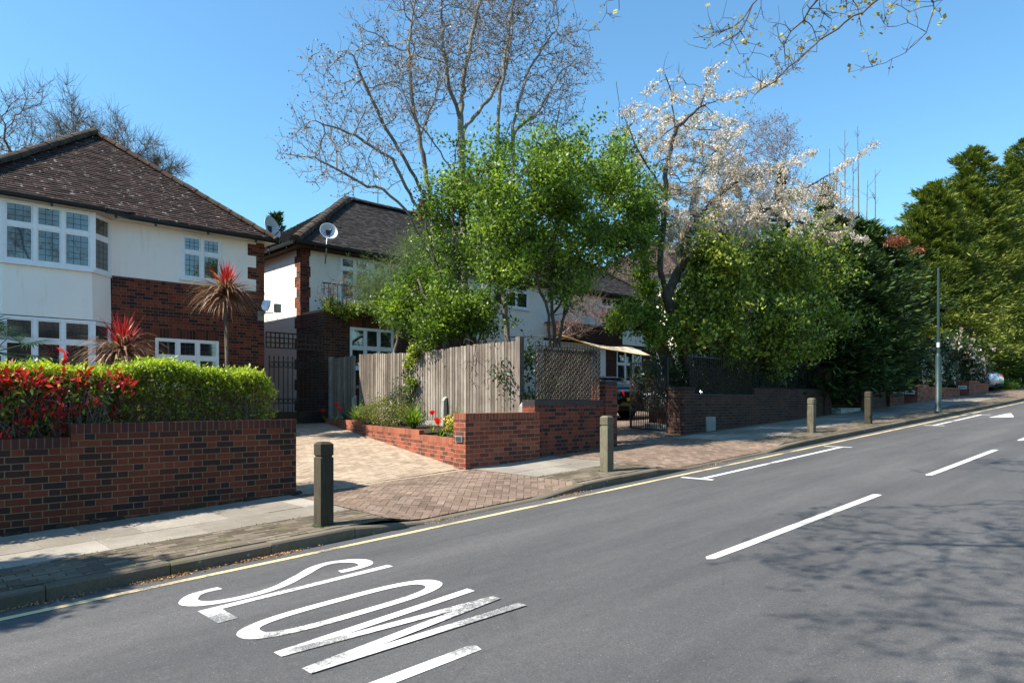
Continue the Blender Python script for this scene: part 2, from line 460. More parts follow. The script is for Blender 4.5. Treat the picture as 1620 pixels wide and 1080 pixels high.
def m_asphalt():
    n = NT('asphalt'); o = n.obj(); f = n.noise(o, 260, 3, .8); g = n.noise(n.vscale(o, (.25, 1, 1)), 1.1, 6, .65); h = n.noise(o, 14, 4, .6)
    f2 = n.noise(o, 75, 3, .9); f = n.math('ADD', n.math('MULTIPLY', f, .5), n.math('MULTIPLY', f2, .5))
    c = n.ramp(f, [(.34, (.036, .036, .037)), (.5, (.078, .077, .077)), (.66, (.15, .148, .147))])
    c = n.mix(.75, c, n.ramp(g, [(.32, (.72, .72, .73)), (.68, (1.22, 1.2, 1.18))]), 'MULTIPLY')
    c = n.mix(.5, c, n.ramp(h, [(.3, (.85, .85, .85)), (.7, (1.14, 1.14, 1.14))]), 'MULTIPLY')
    tr = n.noise(n.vscale(o, (.03, 1, 1)), 1.6, 4, .6); c = n.mix(.8, c, n.ramp(tr, [(.35, (.84, .84, .85)), (.62, (1.17, 1.16, 1.14))]), 'MULTIPLY')
    v = n.n('TexVoronoi'); n.l(o, v.inputs['Vector']); v.inputs['Scale'].default_value = 34
    sp = n.maprange(v.outputs['Distance'], .07, .11, 1, 0)
    wn = n.n('SeparateColor'); n.l(v.outputs['Color'], wn.inputs[0])
    sp = n.math('MULTIPLY', sp, n.math('GREATER_THAN', wn.outputs[0], .72))
    c = n.mix(n.math('MULTIPLY', sp, .8), c, (.4, .4, .38))
    # oily, fine cracks and darker trowelled marks
    cr = n.n('TexVoronoi', feature='DISTANCE_TO_EDGE'); n.l(n.vscale(o, (.35, 1, 1)), cr.inputs['Vector']); cr.inputs['Scale'].default_value = 1.3
    k = n.math('MULTIPLY', n.maprange(cr.outputs[0], 0, .012, 1, 0), n.ramp(n.noise(o, .7, 3), [(.55, (0, 0, 0)), (.7, (1, 1, 1))]))
    c = n.mix(n.math('MULTIPLY', k, .35), c, (.02, .02, .022))
    n.bsdf(c, .82, .3, n.bump(f, .7, .006)); return n.m
M['asphalt'] = m_asphalt()
def m_paint(name, col, wear=.5, scale=30):
    n = NT(name); o = n.obj(); f = n.noise(o, scale, 6, .8); g = n.noise(o, 1.3, 3); e = n.noise(o, 140, 3, .8)
    k = n.math('ADD', n.math('MULTIPLY', f, .55), n.math('MULTIPLY', g, .75))
    k = n.maprange(k, .5 + .28 * (1 - wear), .62 + .28 * (1 - wear))
    k = n.math('MULTIPLY', k, n.maprange(e, .3, .5))
    c = n.mix(.3, col, n.ramp(n.noise(o, 7, 5), [(.3, (.7, .7, .68)), (.7, (1.1, 1.1, 1.1))]), 'MULTIPLY')
    c = n.mix(k, c, (.1, .1, .1)); n.bsdf(c, .7, .3, n.bump(e, .4, .004)); return n.m
M['white_line'] = m_paint('white road paint', (.66, .65, .62), .3); M['white_worn'] = m_paint('worn white road paint', (.64, .63, .6), .62)
M['yellow_line'] = m_paint('yellow road paint', (.6, .47, .25), .42)
def m_block(name, st, moss=.5, mortar=None, gscale=1.0):
    n = NT(name); o = n.obj(); c = n.ramp(n.rnd(), st)
    c = n.mix(.8, c, n.ramp(n.noise(o, 1.1, 5, .7), [(.3, (.68, .66, .64)), (.7, (1.25, 1.22, 1.2))]), 'MULTIPLY')
    c = n.mix(.6, c, n.ramp(n.noise(o, 55, 4, .8), [(.3, (.6, .6, .6)), (.7, (1.35, 1.35, 1.35))]), 'MULTIPLY')
    if moss:
        k = n.ramp(n.noise(o, 5.5, 5, .75), [(.56, (0, 0, 0)), (.68, (1, 1, 1))]); c = n.mix(n.math('MULTIPLY', k, moss), c, (.11, .12, .04))
    v = n.n('TexVoronoi'); n.l(o, v.inputs['Vector']); v.inputs['Scale'].default_value = 11
    wn = n.n('SeparateColor'); n.l(v.outputs['Color'], wn.inputs[0])
    c = n.mix(n.math('MULTIPLY', n.math('MULTIPLY', n.maprange(v.outputs['Distance'], .12, .2, 1, 0), n.math('GREATER_THAN', wn.outputs[0], .8)), .35), c, (.5, .48, .42))
    n.bsdf(c, .9, .15, n.bump(n.noise(o, 70, 4, .8), .5, .004)); return n.m
M['paver_red'] = m_block('red clay pavers', [(0, (.145, .103, .078)), (.5, (.19, .137, .105)), (1, (.235, .175, .138))], .35)
M['paver_buff'] = m_block('buff pink pavers', [(0, (.29, .222, .16)), (.5, (.35, .275, .2)), (1, (.41, .33, .25))], .15)
M['paver_grey'] = m_block('grey brown pavers', [(0, (.085, .07, .05)), (.5, (.125, .103, .076)), (1, (.18, .15, .115))], .65)
M['slab'] = m_block('concrete slabs', [(0, (.2, .18, .15)), (1, (.31, .285, .245))], .2)
M['joint'] = m_block('mossy joint sand', [(0, (.12, .11, .07)), (1, (.15, .13, .09))], .8)
M['joint_warm'] = m_block('sandy joint', [(0, (.27, .2, .13)), (1, (.3, .23, .15))], .1)
M['kerb'] = m_block('granite kerb', [(0, (.12, .103, .078)), (1, (.15, .13, .1))], .7)
M['soil'] = m_plain('soil', (.06, .04, .026), .95, .1, var=.9, scale=14, bumpy=1)
M['ground'] = m_plain('garden ground', (.07, .075, .035), .95, .1, var=.9, scale=3, bumpy=1)
M['concrete'] = m_plain('concrete', (.3, .29, .26), .9, .2, var=.5, scale=5, bumpy=.4)
M['fence'] = m_wood('weathered fence board', [(0, (.11, .09, .074)), (.5, (.2, .17, .143)), (1, (.31, .275, .235))])
M['oak'] = m_wood('old oak bollard', [(0, (.13, .12, .085)), (1, (.19, .175, .125))], streak=26)
M['oak_dark'] = m_wood('dark stained bollard', [(0, (.05, .045, .033)), (1, (.08, .07, .05))], streak=26)
M['trellis'] = m_wood('brown trellis', [(0, (.05, .04, .03)), (1, (.08, .065, .05))])
M['willow'] = m_wood('split willow lath', [(0, (.05, .042, .034)), (1, (.14, .115, .092))])
M['board_red'] = m_wood('red brown boards', [(0, (.09, .04, .024)), (1, (.16, .075, .04))])
M['bark_pale'] = m_bark('pale bark', (.12, .105, .088), (.3, .275, .24), 7)
M['bark_dark'] = m_bark('dark bark', (.045, .035, .028), (.11, .09, .07), 10)
M['bark_mid'] = m_bark('brown bark', (.08, .06, .045), (.19, .15, .115), 10)
M['bark_pink'] = m_bark('pinkish twigs', (.15, .095, .08), (.27, .19, .165), 6)
M['bark_ivy'] = m_bark('ivy covered bark', (.05, .045, .03), (.12, .11, .07), 10)
G = lambda h, k=1.0: tuple(c * k for c in c3(h))
M['leaf_fresh'] = m_leaf('fresh green leaf', [(0, (.03, .06, .01)), (.5, (.095, .165, .018)), (1, (.25, .35, .045))], .4)
M['leaf_lime'] = m_leaf('lime new leaf', [(0, (.2, .27, .02)), (.5, (.32, .4, .035)), (1, (.45, .5, .06))], .4)
M['leaf_hedge'] = m_leaf('hedge leaf', [(0, (.09, .09, .025)), (.5, (.15, .165, .035)), (1, (.25, .25, .055))], .35)
M['leaf_dark'] = m_leaf('dark evergreen leaf', [(0, (.012, .028, .008)), (.6, (.025, .05, .012)), (1, (.05, .08, .02))], .15, .35)
M['leaf_holly'] = m_leaf('glossy olive leaf', [(0, (.035, .06, .01)), (.4, (.1, .145, .018)), (.75, (.23, .29, .035)), (1, (.42, .46, .08))], .3, .35)
M['leaf_yellow'] = m_leaf('yellow green leaf', [(0, (.19, .2, .03)), (.5, (.33, .34, .06)), (1, (.48, .46, .12))], .4)
M['leaf_red'] = m_leaf('red young leaf', [(0, (.3, .012, .016)), (.6, (.52, .02, .028)), (1, (.65, .07, .07))], .35, tcol=1.2)
M['conifer'] = m_leaf('conifer spray', [(0, (.02, .04, .01)), (.35, (.06, .095, .018)), (.75, (.155, .19, .032)), (1, (.27, .29, .05))], .12, .6, .2)
M['conifer_dark'] = m_leaf('dark conifer spray', [(0, (.012, .026, .01)), (.55, (.03, .06, .018)), (.85, (.065, .11, .028)), (1, (.11, .16, .035))], .08, .6, .2)
M['needle'] = m_leaf('feathery grey green foliage', [(0, (.055, .09, .035)), (1, (.15, .21, .09))], .3, .6)
M['rust'] = m_leaf('rusty dead foliage', [(0, (.16, .045, .02)), (1, (.3, .09, .04))], .2)
M['blossom'] = m_leaf('white blossom', [(0, (.45, .31, .3)), (.4, (.68, .57, .56)), (1, (.84, .79, .79))], .4, tcol=1.0)
M['bud'] = m_leaf('grey brown bud', [(0, (.1, .065, .06)), (1, (.24, .17, .15))], .1)
M['catkin'] = m_leaf('yellowish young leaf', [(0, (.17, .12, .03)), (.6, (.35, .3, .07)), (1, (.42, .42, .12))], .35)
M['cord_red'] = m_leaf('red cordyline leaf', [(0, (.22, .018, .022)), (.6, (.42, .03, .04)), (1, (.5, .08, .09))], .3, tcol=1.2)
M['cord_brown'] = m_leaf('brown cordyline leaf', [(0, (.1, .05, .04)), (.5, (.23, .12, .085)), (1, (.42, .27, .19))], .25, tcol=1.1)
M['tulip'] = m_leaf('red petal', [(0, (.7, .01, .012)), (1, (.85, .03, .025))], .4, tcol=1.1)
M['flower_y'] = m_leaf('yellow petal', [(0, (.7, .45, .03)), (1, (.8, .62, .1))], .3)
M['car_black'] = m_plain('black car paint', (.006, .008, .012), .12, .6, var=0, **{'Coat Weight': 1.0})
M['car_silver'] = m_plain('silver car paint', (.45, .48, .55), .3, .5, metal=.5, var=0, **{'Coat Weight': 1.0})
M['car_blue'] = m_plain('pale blue car paint', (.4, .48, .6), .25, .5, metal=.3, var=0, **{'Coat Weight': 1.0})
M['car_glass'] = m_plain('car glass', (.01, .012, .014), .05, .6, var=0); M['tyre'] = m_plain('tyre', (.015, .015, .015), .85, .2)
M['rim'] = m_plain('alloy rim', (.5, .5, .52), .3, .5, metal=.8); M['lamp_red'] = m_plain('red lamp lens', (.45, .008, .015), .15, .6, var=0)
M['plate_y'] = m_plain('yellow plate', (.75, .5, .03), .4, var=0)
M['awning'] = m_plain('cream canvas', (.62, .53, .36), .8, .2, var=.3); M['awning_edge'] = m_plain('ochre hem', (.5, .3, .08), .8, .2)
M['lamp_green'] = m_plain('dark green post', (.02, .045, .045), .5, .4, var=.4); M['plate_white'] = m_plain('white plate', (.72, .72, .72), .5, var=.1)
M['terracotta'] = m_plain('terracotta', (.32, .09, .05), .8)
M['brown_board'] = m_wood('brown fascia', [(0, (.05, .025, .017)), (1, (.065, .034, .022))])
M['debris'] = m_leaf('orange brown debris', [(0, (.2, .08, .03)), (.5, (.4, .2, .08)), (1, (.5, .32, .15))], .1)
M['white_block'] = m_plain('white painted block', (.42, .42, .4), .8, var=.9)

# ================================================================ ground, road, pavement
def sheet(name, xs, ys, zf, m, kind='structure'):
    v = [(x, y, zf(x, y)) for y in ys for x in xs]; nx = len(xs)
    f = [(j * nx + i, j * nx + i + 1, (j + 1) * nx + i + 1, (j + 1) * nx + i) for j in range(len(ys) - 1) for i in range(nx - 1)]
    mb = MB(); mb.v = v; mb.f = f; mb.sm = [True] * len(f); o = mb.build(name, m, fix=False); tag(o, kind=kind); return o
fr = lambda a, b, s: list(np.arange(a, b + s * .5, s))
gx = [-500, -200, -100, -60, -40] + fr(-30, 60, .5) + [64, 70, 80, 100, 140, 220, 500]
gy = [-500, -200, -80, -40, -20, -10, -3, -.4, -.3, 6.4, 6.5, 6.6] + fr(7, 19, .5) + [22, 26, 32, 40, 60, 100, 200, 500]
def zg(x, y):
    if -.35 < y < 6.55: return zr(x) - .08
    if y <= -.35: return zr(x) + .09
    return zp(x, y) - (.07 if y < 9.3 else .012)
ground = sheet('ground', gx, gy, zg, M['ground'])
road = sheet('road', [-200, -100, -60] + fr(-30, 60, 1) + [66, 74, 90, 130, 200], [-.31, 1, 3, 5, 6.44], lambda x, y: zr(x) + .012 * math.sin(max(0, min(1, (y + .31) / 6.7)) * math.pi), M['asphalt'])
CROWN = lambda y: .012 * math.sin(max(0, min(1, (y + .31) / 6.7)) * math.pi)
near_pave = sheet('near_pavement', fr(-30, 60, 2), [-3.2, -.46], lambda x, y: zr(x) + .12, M['slab'])
# kerbs
def kerb(name, y0, y1, upf):
    mb = MB(); x = -30.
    while x < 62:
        L = .915 if x > -6 and x < 40 else 1.83
        xa, xb = x + .004, x + L - .004; j = random.uniform(-.004, .004)
        ch = .018
        prof = lambda xx, d=0: [(xx, y0, zr(xx) - .06), (xx, y1, zr(xx) - .06), (xx, y1, zr(xx) + upf(xx) + j), (xx, y0 + ch, zr(xx) + upf(xx) + j), (xx, y0 + j * .6, zr(xx) + upf(xx) - ch + j)]
        a = prof(xa); b = prof(xb); mb.add(a + b, [(0, 1, 2, 3, 4), (9, 8, 7, 6, 5)] + [(i, 5 + i, 5 + (i + 1) % 5, (i + 1) % 5) for i in range(5)])
        x += L
    return tag(mb.build(name, M['kerb']), kind='structure')
kerb('kerb', 6.445, 6.575, upst)
mbk = MB(); mbk.box(-30, 60, -.46, -.315, -3.2, -3.1); 
def kerb_near():
    mb = MB()
    for i in range(-16, 33):
        x = i * 1.83; a, b = x + .004, x + 1.826
        mb.hexa([(a, -.455, zr(a) - .06), (b, -.455, zr(b) - .06), (b, -.315, zr(b) - .06), (a, -.315, zr(a) - .06), (a, -.455, zr(a) + .12), (b, -.455, zr(b) + .12), (b, -.315, zr(b) + .12), (a, -.315, zr(a) + .12)])
    return tag(mb.build('near_kerb', M['kerb']), kind='structure')
kerb_near()

def herring(L, W, nx, ny):
    out = []
    for x in range(-nx, nx):
        for y in range(-ny, ny):
            c = (x - y) % 4
            if c == 0: out.append((x, y, 2, 1))
            elif c == 3: out.append((x, y, 1, 2))
    return [(x * W, y * W, a * W, b * W) for x, y, a, b in out]
def inpoly(px, py, poly):
    s = False; n = len(poly); j = n - 1
    for i in range(n):
        if (poly[i][1] > py) != (poly[j][1] > py) and px < (poly[j][0] - poly[i][0]) * (py - poly[i][1]) / (poly[j][1] - poly[i][1]) + poly[i][0]: s = not s
        j = i
    return s
def pave(name, poly, cells, rot, org, m, gap=.006, top=.006, lift=0.0, clip=True, jit=.0015, kind='structure'):
    "lay rectangular blocks (cells in a rotated frame at org) over a convex polygon; each block follows the ground"
    c, s = math.cos(rot), math.sin(rot); mb = MB()
    for (x, y, a, b) in cells:
        cx, cy = x + a / 2, y + b / 2; wx, wy = org[0] + c * cx - s * cy, org[1] + s * cx + c * cy
        if not inpoly(wx, wy, poly) and not any(inpoly(org[0] + c * qx - s * qy, org[1] + s * qx + c * qy, poly) for qx, qy in ((x, y), (x + a, y), (x + a, y + b), (x, y + b))): continue
        q = []; dz = random.uniform(-jit, jit)
        for qx, qy in ((x + gap / 2, y + gap / 2), (x + a - gap / 2, y + gap / 2), (x + a - gap / 2, y + b - gap / 2), (x + gap / 2, y + b - gap / 2)):
            X, Y = org[0] + c * qx - s * qy, org[1] + s * qx + c * qy; q.append((X, Y, zp(X, Y) + top + lift + dz + random.uniform(-jit, jit)))
        base = [(p[0], p[1], p[2] - .014) for p in q]
        mb.add(base + q, [(4, 5, 6, 7), (0, 1, 5, 4), (1, 2, 6, 5), (2, 3, 7, 6), (3, 0, 4, 7)])
    me = bpy.data.meshes.new(name); me.from_pydata(mb.v, [], mb.f)
    bm = bmesh.new(); bm.from_mesh(me)
    if clip:
        n = len(poly); ar = sum(poly[i][0] * poly[(i + 1) % n][1] - poly[(i + 1) % n][0] * poly[i][1] for i in range(n))
        for i in range(n):
            a, b = poly[i], poly[(i + 1) % n]; nx, ny = (b[1] - a[1]), -(b[0] - a[0])
            if ar < 0: nx, ny = -nx, -ny
            bmesh.ops.bisect_plane(bm, geom=bm.verts[:] + bm.edges[:] + bm.faces[:], plane_co=(a[0], a[1], 0), plane_no=(nx, ny, 0), clear_outer=True)
    bm.to_mesh(me); bm.free(); me.update()
    # same random value for all faces of a block: hash the face centre height is not needed, faces are tiny
    o = link(name, me, m); ORG[o.name] = (0, 0, 0); return tag(o, kind=kind)
def rows(x0, x1, y0, y1, L, W, off=.5):
    out = []; r = 0; y = y0
    while y < y1 - 1e-6:
        x = x0 - (L * off if r % 2 else 0)
        while x < x1: out.append((x, y, L, W)); x += L
        y += W; r += 1
    return out
HB = herring(.2, .1, 70, 70)
# joint bed below the blocks
sheet('pavement', fr(-12, 60, .25), [6.57, 6.7, 6.85, 7, 7.2, 7.4, 7.7, 8, 8.4, 8.8, 9.2, 9.6], lambda x, y: zp(x, y) - .006, M['joint'])
SEG = [(-10, 4.35), (7.55, 9.65), (13.95, 36.5)]
nm = 0
for a, b in SEG:
    pave('block_verge', [(a, 6.58), (b, 6.58), (b, 7.36), (a, 7.36)], rows(0, b - a, 0, .8, .2, .1), 0, (a, 6.58), M['paver_grey'], gap=.007)
    pave('paving_slabs', [(a, 7.37), (b, 7.37), (b, 9.2), (a, 9.2)], [(i * .9 - (.45 if r % 2 else 0), r * .6, .9, .6) for r in range(4) for i in range(-1, int((b - a) / .9) + 2)], 0, (a + .1, 7.375), M['slab'], gap=.008, jit=.002)
cross = [(4.36, 6.58), (7.54, 6.58), (7.54, 8.95), (4.36, 8.95)]
pave('driveway_crossing', [(4.36, 6.58), (7.54, 6.58), (7.54, 8.92), (4.36, 8.92)], HB, R(45), (6, 7.8), M['paver_red'])
pave('driveway_crossing', [(9.66, 6.58), (13.94, 6.58), (13.94, 9.5), (9.66, 9.5)], HB, R(45), (12, 8), M['paver_red'])
pave('driveway_crossing', [(36.6, 6.58), (45, 6.58), (45, 9.3), (36.6, 9.3)], rows(0, 9, 0, 3, .2, .1), 0, (36.6, 6.58), M['paver_red'])
sheet('driveway_bed', fr(3.6, 10.0, .25), fr(8.95, 18, .3), lambda x, y: zp(x, y) - .004, M['joint_warm'])
HB2 = herring(.2, .1, 80, 80)
pave('driveway', [(4.49, 9.02), (7.5, 9.1), (9.6, 17.35), (4.49, 17.35)], HB2, R(20), (6.5, 13), M['paver_buff'], gap=.007)
pave('driveway_edge', [(4.49, 8.92), (7.55, 8.92), (7.55, 9.03), (4.49, 9.03)], rows(0, 3.2, 0, .1, .2, .105), 0, (4.49, 8.922), M['paver_buff'])
pave('driveway', [(11.75, 9.52), (14.7, 9.52), (25, 18.2), (14.5, 18.2), (12.6, 12.5)], HB2, R(45), (15, 13), M['paver_red'], gap=.007)

# ---------------------------------------------------------------- road markings
def mark(name, polys, m, lift=.004):
    mb = MB()
    for p in polys:
        vs = [(x, y, zr(x) + CROWN(y) + lift) for x, y in p]; mb.add(vs, [tuple(range(len(vs)))])
    o = mb.build(name, m, fix=False); tag(o, kind='structure'); return o
def rect(x0, x1, y0, y1): return [(x0, y0), (x1, y0), (x1, y1), (x0, y1)]
def strip(x0, x1, y0, y1, n=1.0, wob=0.0):
    out = []; x = x0; w0 = (0, 0)
    while x < x1 - 1e-6:
        e = min(x + n, x1); w1 = (random.uniform(-wob, wob), random.uniform(-wob, wob)) if wob else (0, 0)
        out.append([(x, y0 + w0[0]), (e, y0 + w1[0]), (e, y1 + w1[1]), (x, y1 + w0[1])]); x = e; w0 = w1
    return out
mark('yellow_line', strip(-20, 60, 6.15, 6.232, .4, .006), M['yellow_line'])
for x0 in [-13.5, -7.4, -1.27, 5.42, 11.52, 17.6, 23.7, 29.8, 35.9, 42, 48.1]:
    d = 3.0
    xa = x0; xb = x0 + 4.0
    mark('centre_line_dash', [[(xa - .01, 3.14), (xa + .5, 3.13), (xb, 3.13), (xb + .02, 3.2), (xb - .02, 3.235), (xa, 3.235), (xa - .06, 3.19)]], M['white_line'])
def ribbon(pts, wy, wx):
    "stroke with different thickness along X and Y"
    out = []; L = []; Rr = []
    k = wx / wy; P = [(x / k, y) for x, y in pts]
    for i, p in enumerate(P):
        a = P[max(0, i - 1)]; b = P[min(len(P) - 1, i + 1)]; dx, dy = b[0] - a[0], b[1] - a[1]; l = math.hypot(dx, dy)
        nx, ny = -dy / l * wy / 2, dx / l * wy / 2
        L.append(((p[0] + nx) * k, p[1] + ny)); Rr.append(((p[0] - nx) * k, p[1] - ny))
    for i in range(len(P) - 1): out.append([Rr[i], Rr[i + 1], L[i + 1], L[i]])
    return out
def spline(ctrl, n=10):
    pts = []; c = [ctrl[0]] + list(ctrl) + [ctrl[-1]]
    for i in range(1, len(c) - 2):
        for k in range(n):
            t = k / n; p = [0.5 * ((2 * c[i][d]) + (-c[i-1][d] + c[i+1][d]) * t + (2 * c[i-1][d] - 5 * c[i][d] + 4 * c[i+1][d] - c[i+2][d]) * t * t + (-c[i-1][d] + 3 * c[i][d] - 3 * c[i+1][d] + c[i+2][d]) * t ** 3) for d in range(len(ctrl[0]))]
            pts.append(tuple(p))
    pts.append(tuple(ctrl[-1])); return pts
mark('road_lettering', ribbon(spline([(2.17, 5.71), (1.98, 5.69), (1.865, 5.52), (1.95, 5.37), (2.2, 5.31), (2.5, 5.36), (2.78, 5.53), (3.02, 5.69), (3.22, 5.70), (3.365, 5.56), (3.34, 5.40), (3.2, 5.36), (3.06, 5.365)], 8), .085, .14), M['white_line'])
mark('road_lettering', [rect(1.83, 3.46, 5.15, 5.235), rect(1.83, 1.97, 4.85, 5.15)], M['white_worn'])
O_ = [(2.63 + .735 * math.copysign(abs(math.cos(t)) ** .62, math.cos(t)), 4.475 + .19 * math.copysign(abs(math.sin(t)) ** .8, math.sin(t))) for t in [i * math.pi / 28 for i in range(57)]]
mark('road_lettering', ribbon(O_, .088, .15), M['white_line'])
def stroke(a, b, w): return [(a[0], a[1] - w / 2), (a[0], a[1] + w / 2), (b[0], b[1] + w / 2), (b[0], b[1] - w / 2)]
mark('road_lettering', [stroke((1.86, 4.0), (3.46, 4.09), .09)], M['white_line'])
mark('road_lettering', [stroke((1.86, 3.985), (3.46, 3.80), .085)], M['white_worn'], .0055)
mark('road_lettering', [stroke((1.86, 3.64), (3.46, 3.795), .09)], M['white_worn'], .007)
mark('road_lettering', [stroke((1.86, 3.62), (3.47, 3.535), .085)], M['white_worn'], .0085)
mark('parking_bay_line', [rect(9.47, 14.8, 5.66, 5.75)], M['white_line'])
mark('parking_bay_line', [rect(9.38, 9.47, 5.5, 6.05), rect(14.8, 14.88, 5.5, 6.06)], M['white_line'])
mark('parking_bay_line', [rect(21.3, 26.2, 5.72, 5.81), rect(21.2, 21.3, 5.5, 6.0), rect(26.2, 26.3, 5.5, 6.0)], M['white_line'])
mark('hump_arrow', [[(24.9, 5.28), (25.25, 4.71), (27.4, 5.2)]], M['white_line'])

# ================================================================ building helpers
def wall_part(name, m, parent, F, polys, th=.25):
    "flat wall panels given as outlines (a,z) in frame F, pushed inwards"
    mb = MB()
    for p in polys:
        pts = [F.p(a, 0, z) for a, z in p]; inn = F.n * -th; mb.prism(pts, inn)
    return mb.build(name, m, parent)
def window(parent, F, a0, a1, z0, z1, cols, trans=None, lead=True, rec=.0, sill=True, top_curtain=True, fr_=.05, curt=False):
    "casement window: white frame proud by 2 cm, panes, leading"
    root_mb = MB(); dep = .06
    n0, n1 = -.05 - rec, .02 - rec
    root_mb.obox(F, a0, a1, n0, n1, z1 - fr_, z1); root_mb.obox(F, a0, a1, n0, n1, z0, z0 + fr_)
    root_mb.obox(F, a0, a0 + fr_, n0, n1 - .001, z0 + fr_, z1 - fr_); root_mb.obox(F, a1 - fr_, a1, n0, n1 - .001, z0 + fr_, z1 - fr_)
    w = (a1 - a0 - 2 * fr_) / cols
    for i in range(1, cols): root_mb.obox(F, a0 + fr_ + i * w - .035, a0 + fr_ + i * w + .035, n0, n1 - .002, z0 + fr_, z1 - fr_)
    if trans: root_mb.obox(F, a0 + fr_, a1 - fr_, n0, n1 - .004, trans - .035, trans + .035)
    fo = root_mb.build('window', M['pvc'], parent)
    if sill:
        sb = MB(); sb.obox(F, a0 - .06, a1 + .06, -.04 - rec, .07, z0 - .045, z0 - .001); sb.build('sill', M['pvc'], fo)
    ca = MB(); ld = MB()
    for i in range(cols):
        x0 = a0 + fr_ + i * w + (.035 if i else 0); x1 = a0 + fr_ + (i + 1) * w - (.035 if i < cols - 1 else 0)
        rowsz = [(z0 + fr_, (trans or z1 - fr_) - (.035 if trans else 0))] + ([(trans + .035, z1 - fr_)] if trans else [])
        for j, (b0, b1) in enumerate(rowsz):
            # opening casement bead
            bd = .028
            for q in ((x0, x1, b0, b0 + bd), (x0, x1, b1 - bd, b1), (x0, x0 + bd, b0 + bd, b1 - bd), (x1 - bd, x1, b0 + bd, b1 - bd)):
                ca.obox(F, q[0] + .003, q[1] - .003, n0, n1 - .014, q[2] + (.003 if q[2] == b0 else 0), q[3])
            gb = MB(); gb.obox(F, x0 + bd * .6, x1 - bd * .6, n0 + .015, n1 - .03, b0 + bd * .6, b1 - bd * .6)
            g = gb.build('pane', M['glass_curtain'] if (j == 1 and top_curtain) or curt else M['glass_dark'], fo)
            if lead:
                nx = 3; nz = max(2, round((b1 - b0) / .13))
                for k in range(1, nx): xx = x0 + bd + (x1 - x0 - 2 * bd) * k / nx; ld.obox(F, xx - .004, xx + .004, n1 - .03, n1 - .026, b0 + bd, b1 - bd)
                for k in range(1, nz): zz = b0 + bd + (b1 - b0 - 2 * bd) * k / nz; ld.obox(F, x0 + bd, x1 - bd, n1 - .0305, n1 - .0255, zz - .004, zz + .004)
    ca.build('casement_frames', M['pvc'], fo)
    if lead: ld.build('leading', M['lead'], fo)
    return fo
def tile_face(mb, poly, gauge=.1, tw=.165, lift=.022):
    "lays courses of tiles over a planar roof polygon (3D points, first edge = eaves)"
    P = [Vector(p) for p in poly]; n = (P[1] - P[0]).cross(P[2] - P[0]).normalized()
    if n.z < 0: n = -n
    t = Vector((-n.y, n.x, 0)).normalized(); b = n.cross(t)
    if b.z < 0: b = -b; t = -t
    O = P[0]; Q = [((p - O).dot(t), (p - O).dot(b)) for p in P]
    vmin = min(q[1] for q in Q); vmax = max(q[1] for q in Q)
    def ext(v):
        xs = []
        for i in range(len(Q)):
            a, c = Q[i], Q[(i + 1) % len(Q)]
            if (a[1] - v) * (c[1] - v) <= 0 and abs(a[1] - c[1]) > 1e-9: xs.append(a[0] + (c[0] - a[0]) * (v - a[1]) / (c[1] - a[1]))
        return (min(xs), max(xs)) if len(xs) > 1 else None
    r = 0; v = vmin + 1e-4
    while v < vmax - .02:
        v1 = min(v + gauge, vmax - 1e-4); e0, e1 = ext(v), ext(v1)
        if e0 and e1:
            x = e0[0] - (tw / 2 if r % 2 else 0)
            while x < e0[1]:
                xa, xb = max(x + .002, e0[0]), min(x + tw - .002, e0[1])
                xa1, xb1 = max(x + .002, e1[0]), min(x + tw - .002, e1[1])
                if xb - xa > .01 :
                    if xb1 < xa1: xa1 = xb1 = (xa1 + xb1) / 2
                    h = lift + random.uniform(-.004, .007); hh = .004 + random.uniform(0, .003); dv = random.uniform(-.004, .004)
                    W = lambda a, c, k: O + t * a + b * c + n * k
                    p = [W(xa, v + dv, h), W(xb, v + dv, h), W(xb1, v1 + .01, hh), W(xa1, v1 + .01, hh), W(xa, v + dv, h - .014), W(xb, v + dv, h - .014)]
                    mb.add(p, [(0, 1, 2, 3), (4, 5, 1, 0)])
                x += tw
        v += gauge; r += 1
def ridge_tiles(mb, a, b, r=.11, L=.33):
    a, b = Vector(a), Vector(b); d = b - a; n = max(1, int(d.length / L)); dd = d / n; ax = d.normalized()
    sd_ = ax.cross(Vector((0, 0, 1))).normalized(); up = sd_.cross(ax)
    for i in range(n):
        p = a + dd * i; q = a + dd * (i + 1) * 1.0; j = random.uniform(-.006, .006); vs = []
        for e, rr in ((p, r * 1.06), (q, r * .97)):
            for k in range(9):
                t = math.pi * (k / 8) * 1.1 - .05 * math.pi; vs.append(e + sd_ * math.cos(t) * rr + up * (math.sin(t) * rr * .85 + j - .02))
        mb.add(vs, [(k, k + 1, 9 + k + 1, 9 + k) for k in range(8)] + [tuple(range(9)), tuple(range(17, 8, -1))])
def roof_deck(faces, parent, m, name='roof'):
    mb = MB()
    for f in faces:
        mb.quad(*f); 
    return mb.build(name, m, parent, fix=False)
def gutter(parent, pts, name='gutter'):
    mb = MB(); prof = [(.0, .02), (.012, -.045), (.045, -.075), (.085, -.045), (.095, .02), (.085, .02), (.045, -.06), (.012, .02)]
    for a, b in zip(pts, pts[1:]):
        a, b = Vector(a), Vector(b); d = (b - a).normalized(); o = Vector((d.y, -d.x, 0))
        vs = [a + o * x + Vector((0, 0, z)) for x, z in prof] + [b + o * x + Vector((0, 0, z)) for x, z in prof]; n = len(prof)
        mb.add(vs, [(i, (i + 1) % n, n + (i + 1) % n, n + i) for i in range(n)])
        L = (b - a).length; k = max(1, int(L / 1.1))
        for i in range(k):
            p = a + d * (L * (i + .5) / k); mb.box(p.x - .02, p.x + .02, p.y - .05, p.y + .0, p.z - .13, p.z - .05)
    return mb.build(name, M['black_paint'], parent, fix=False)

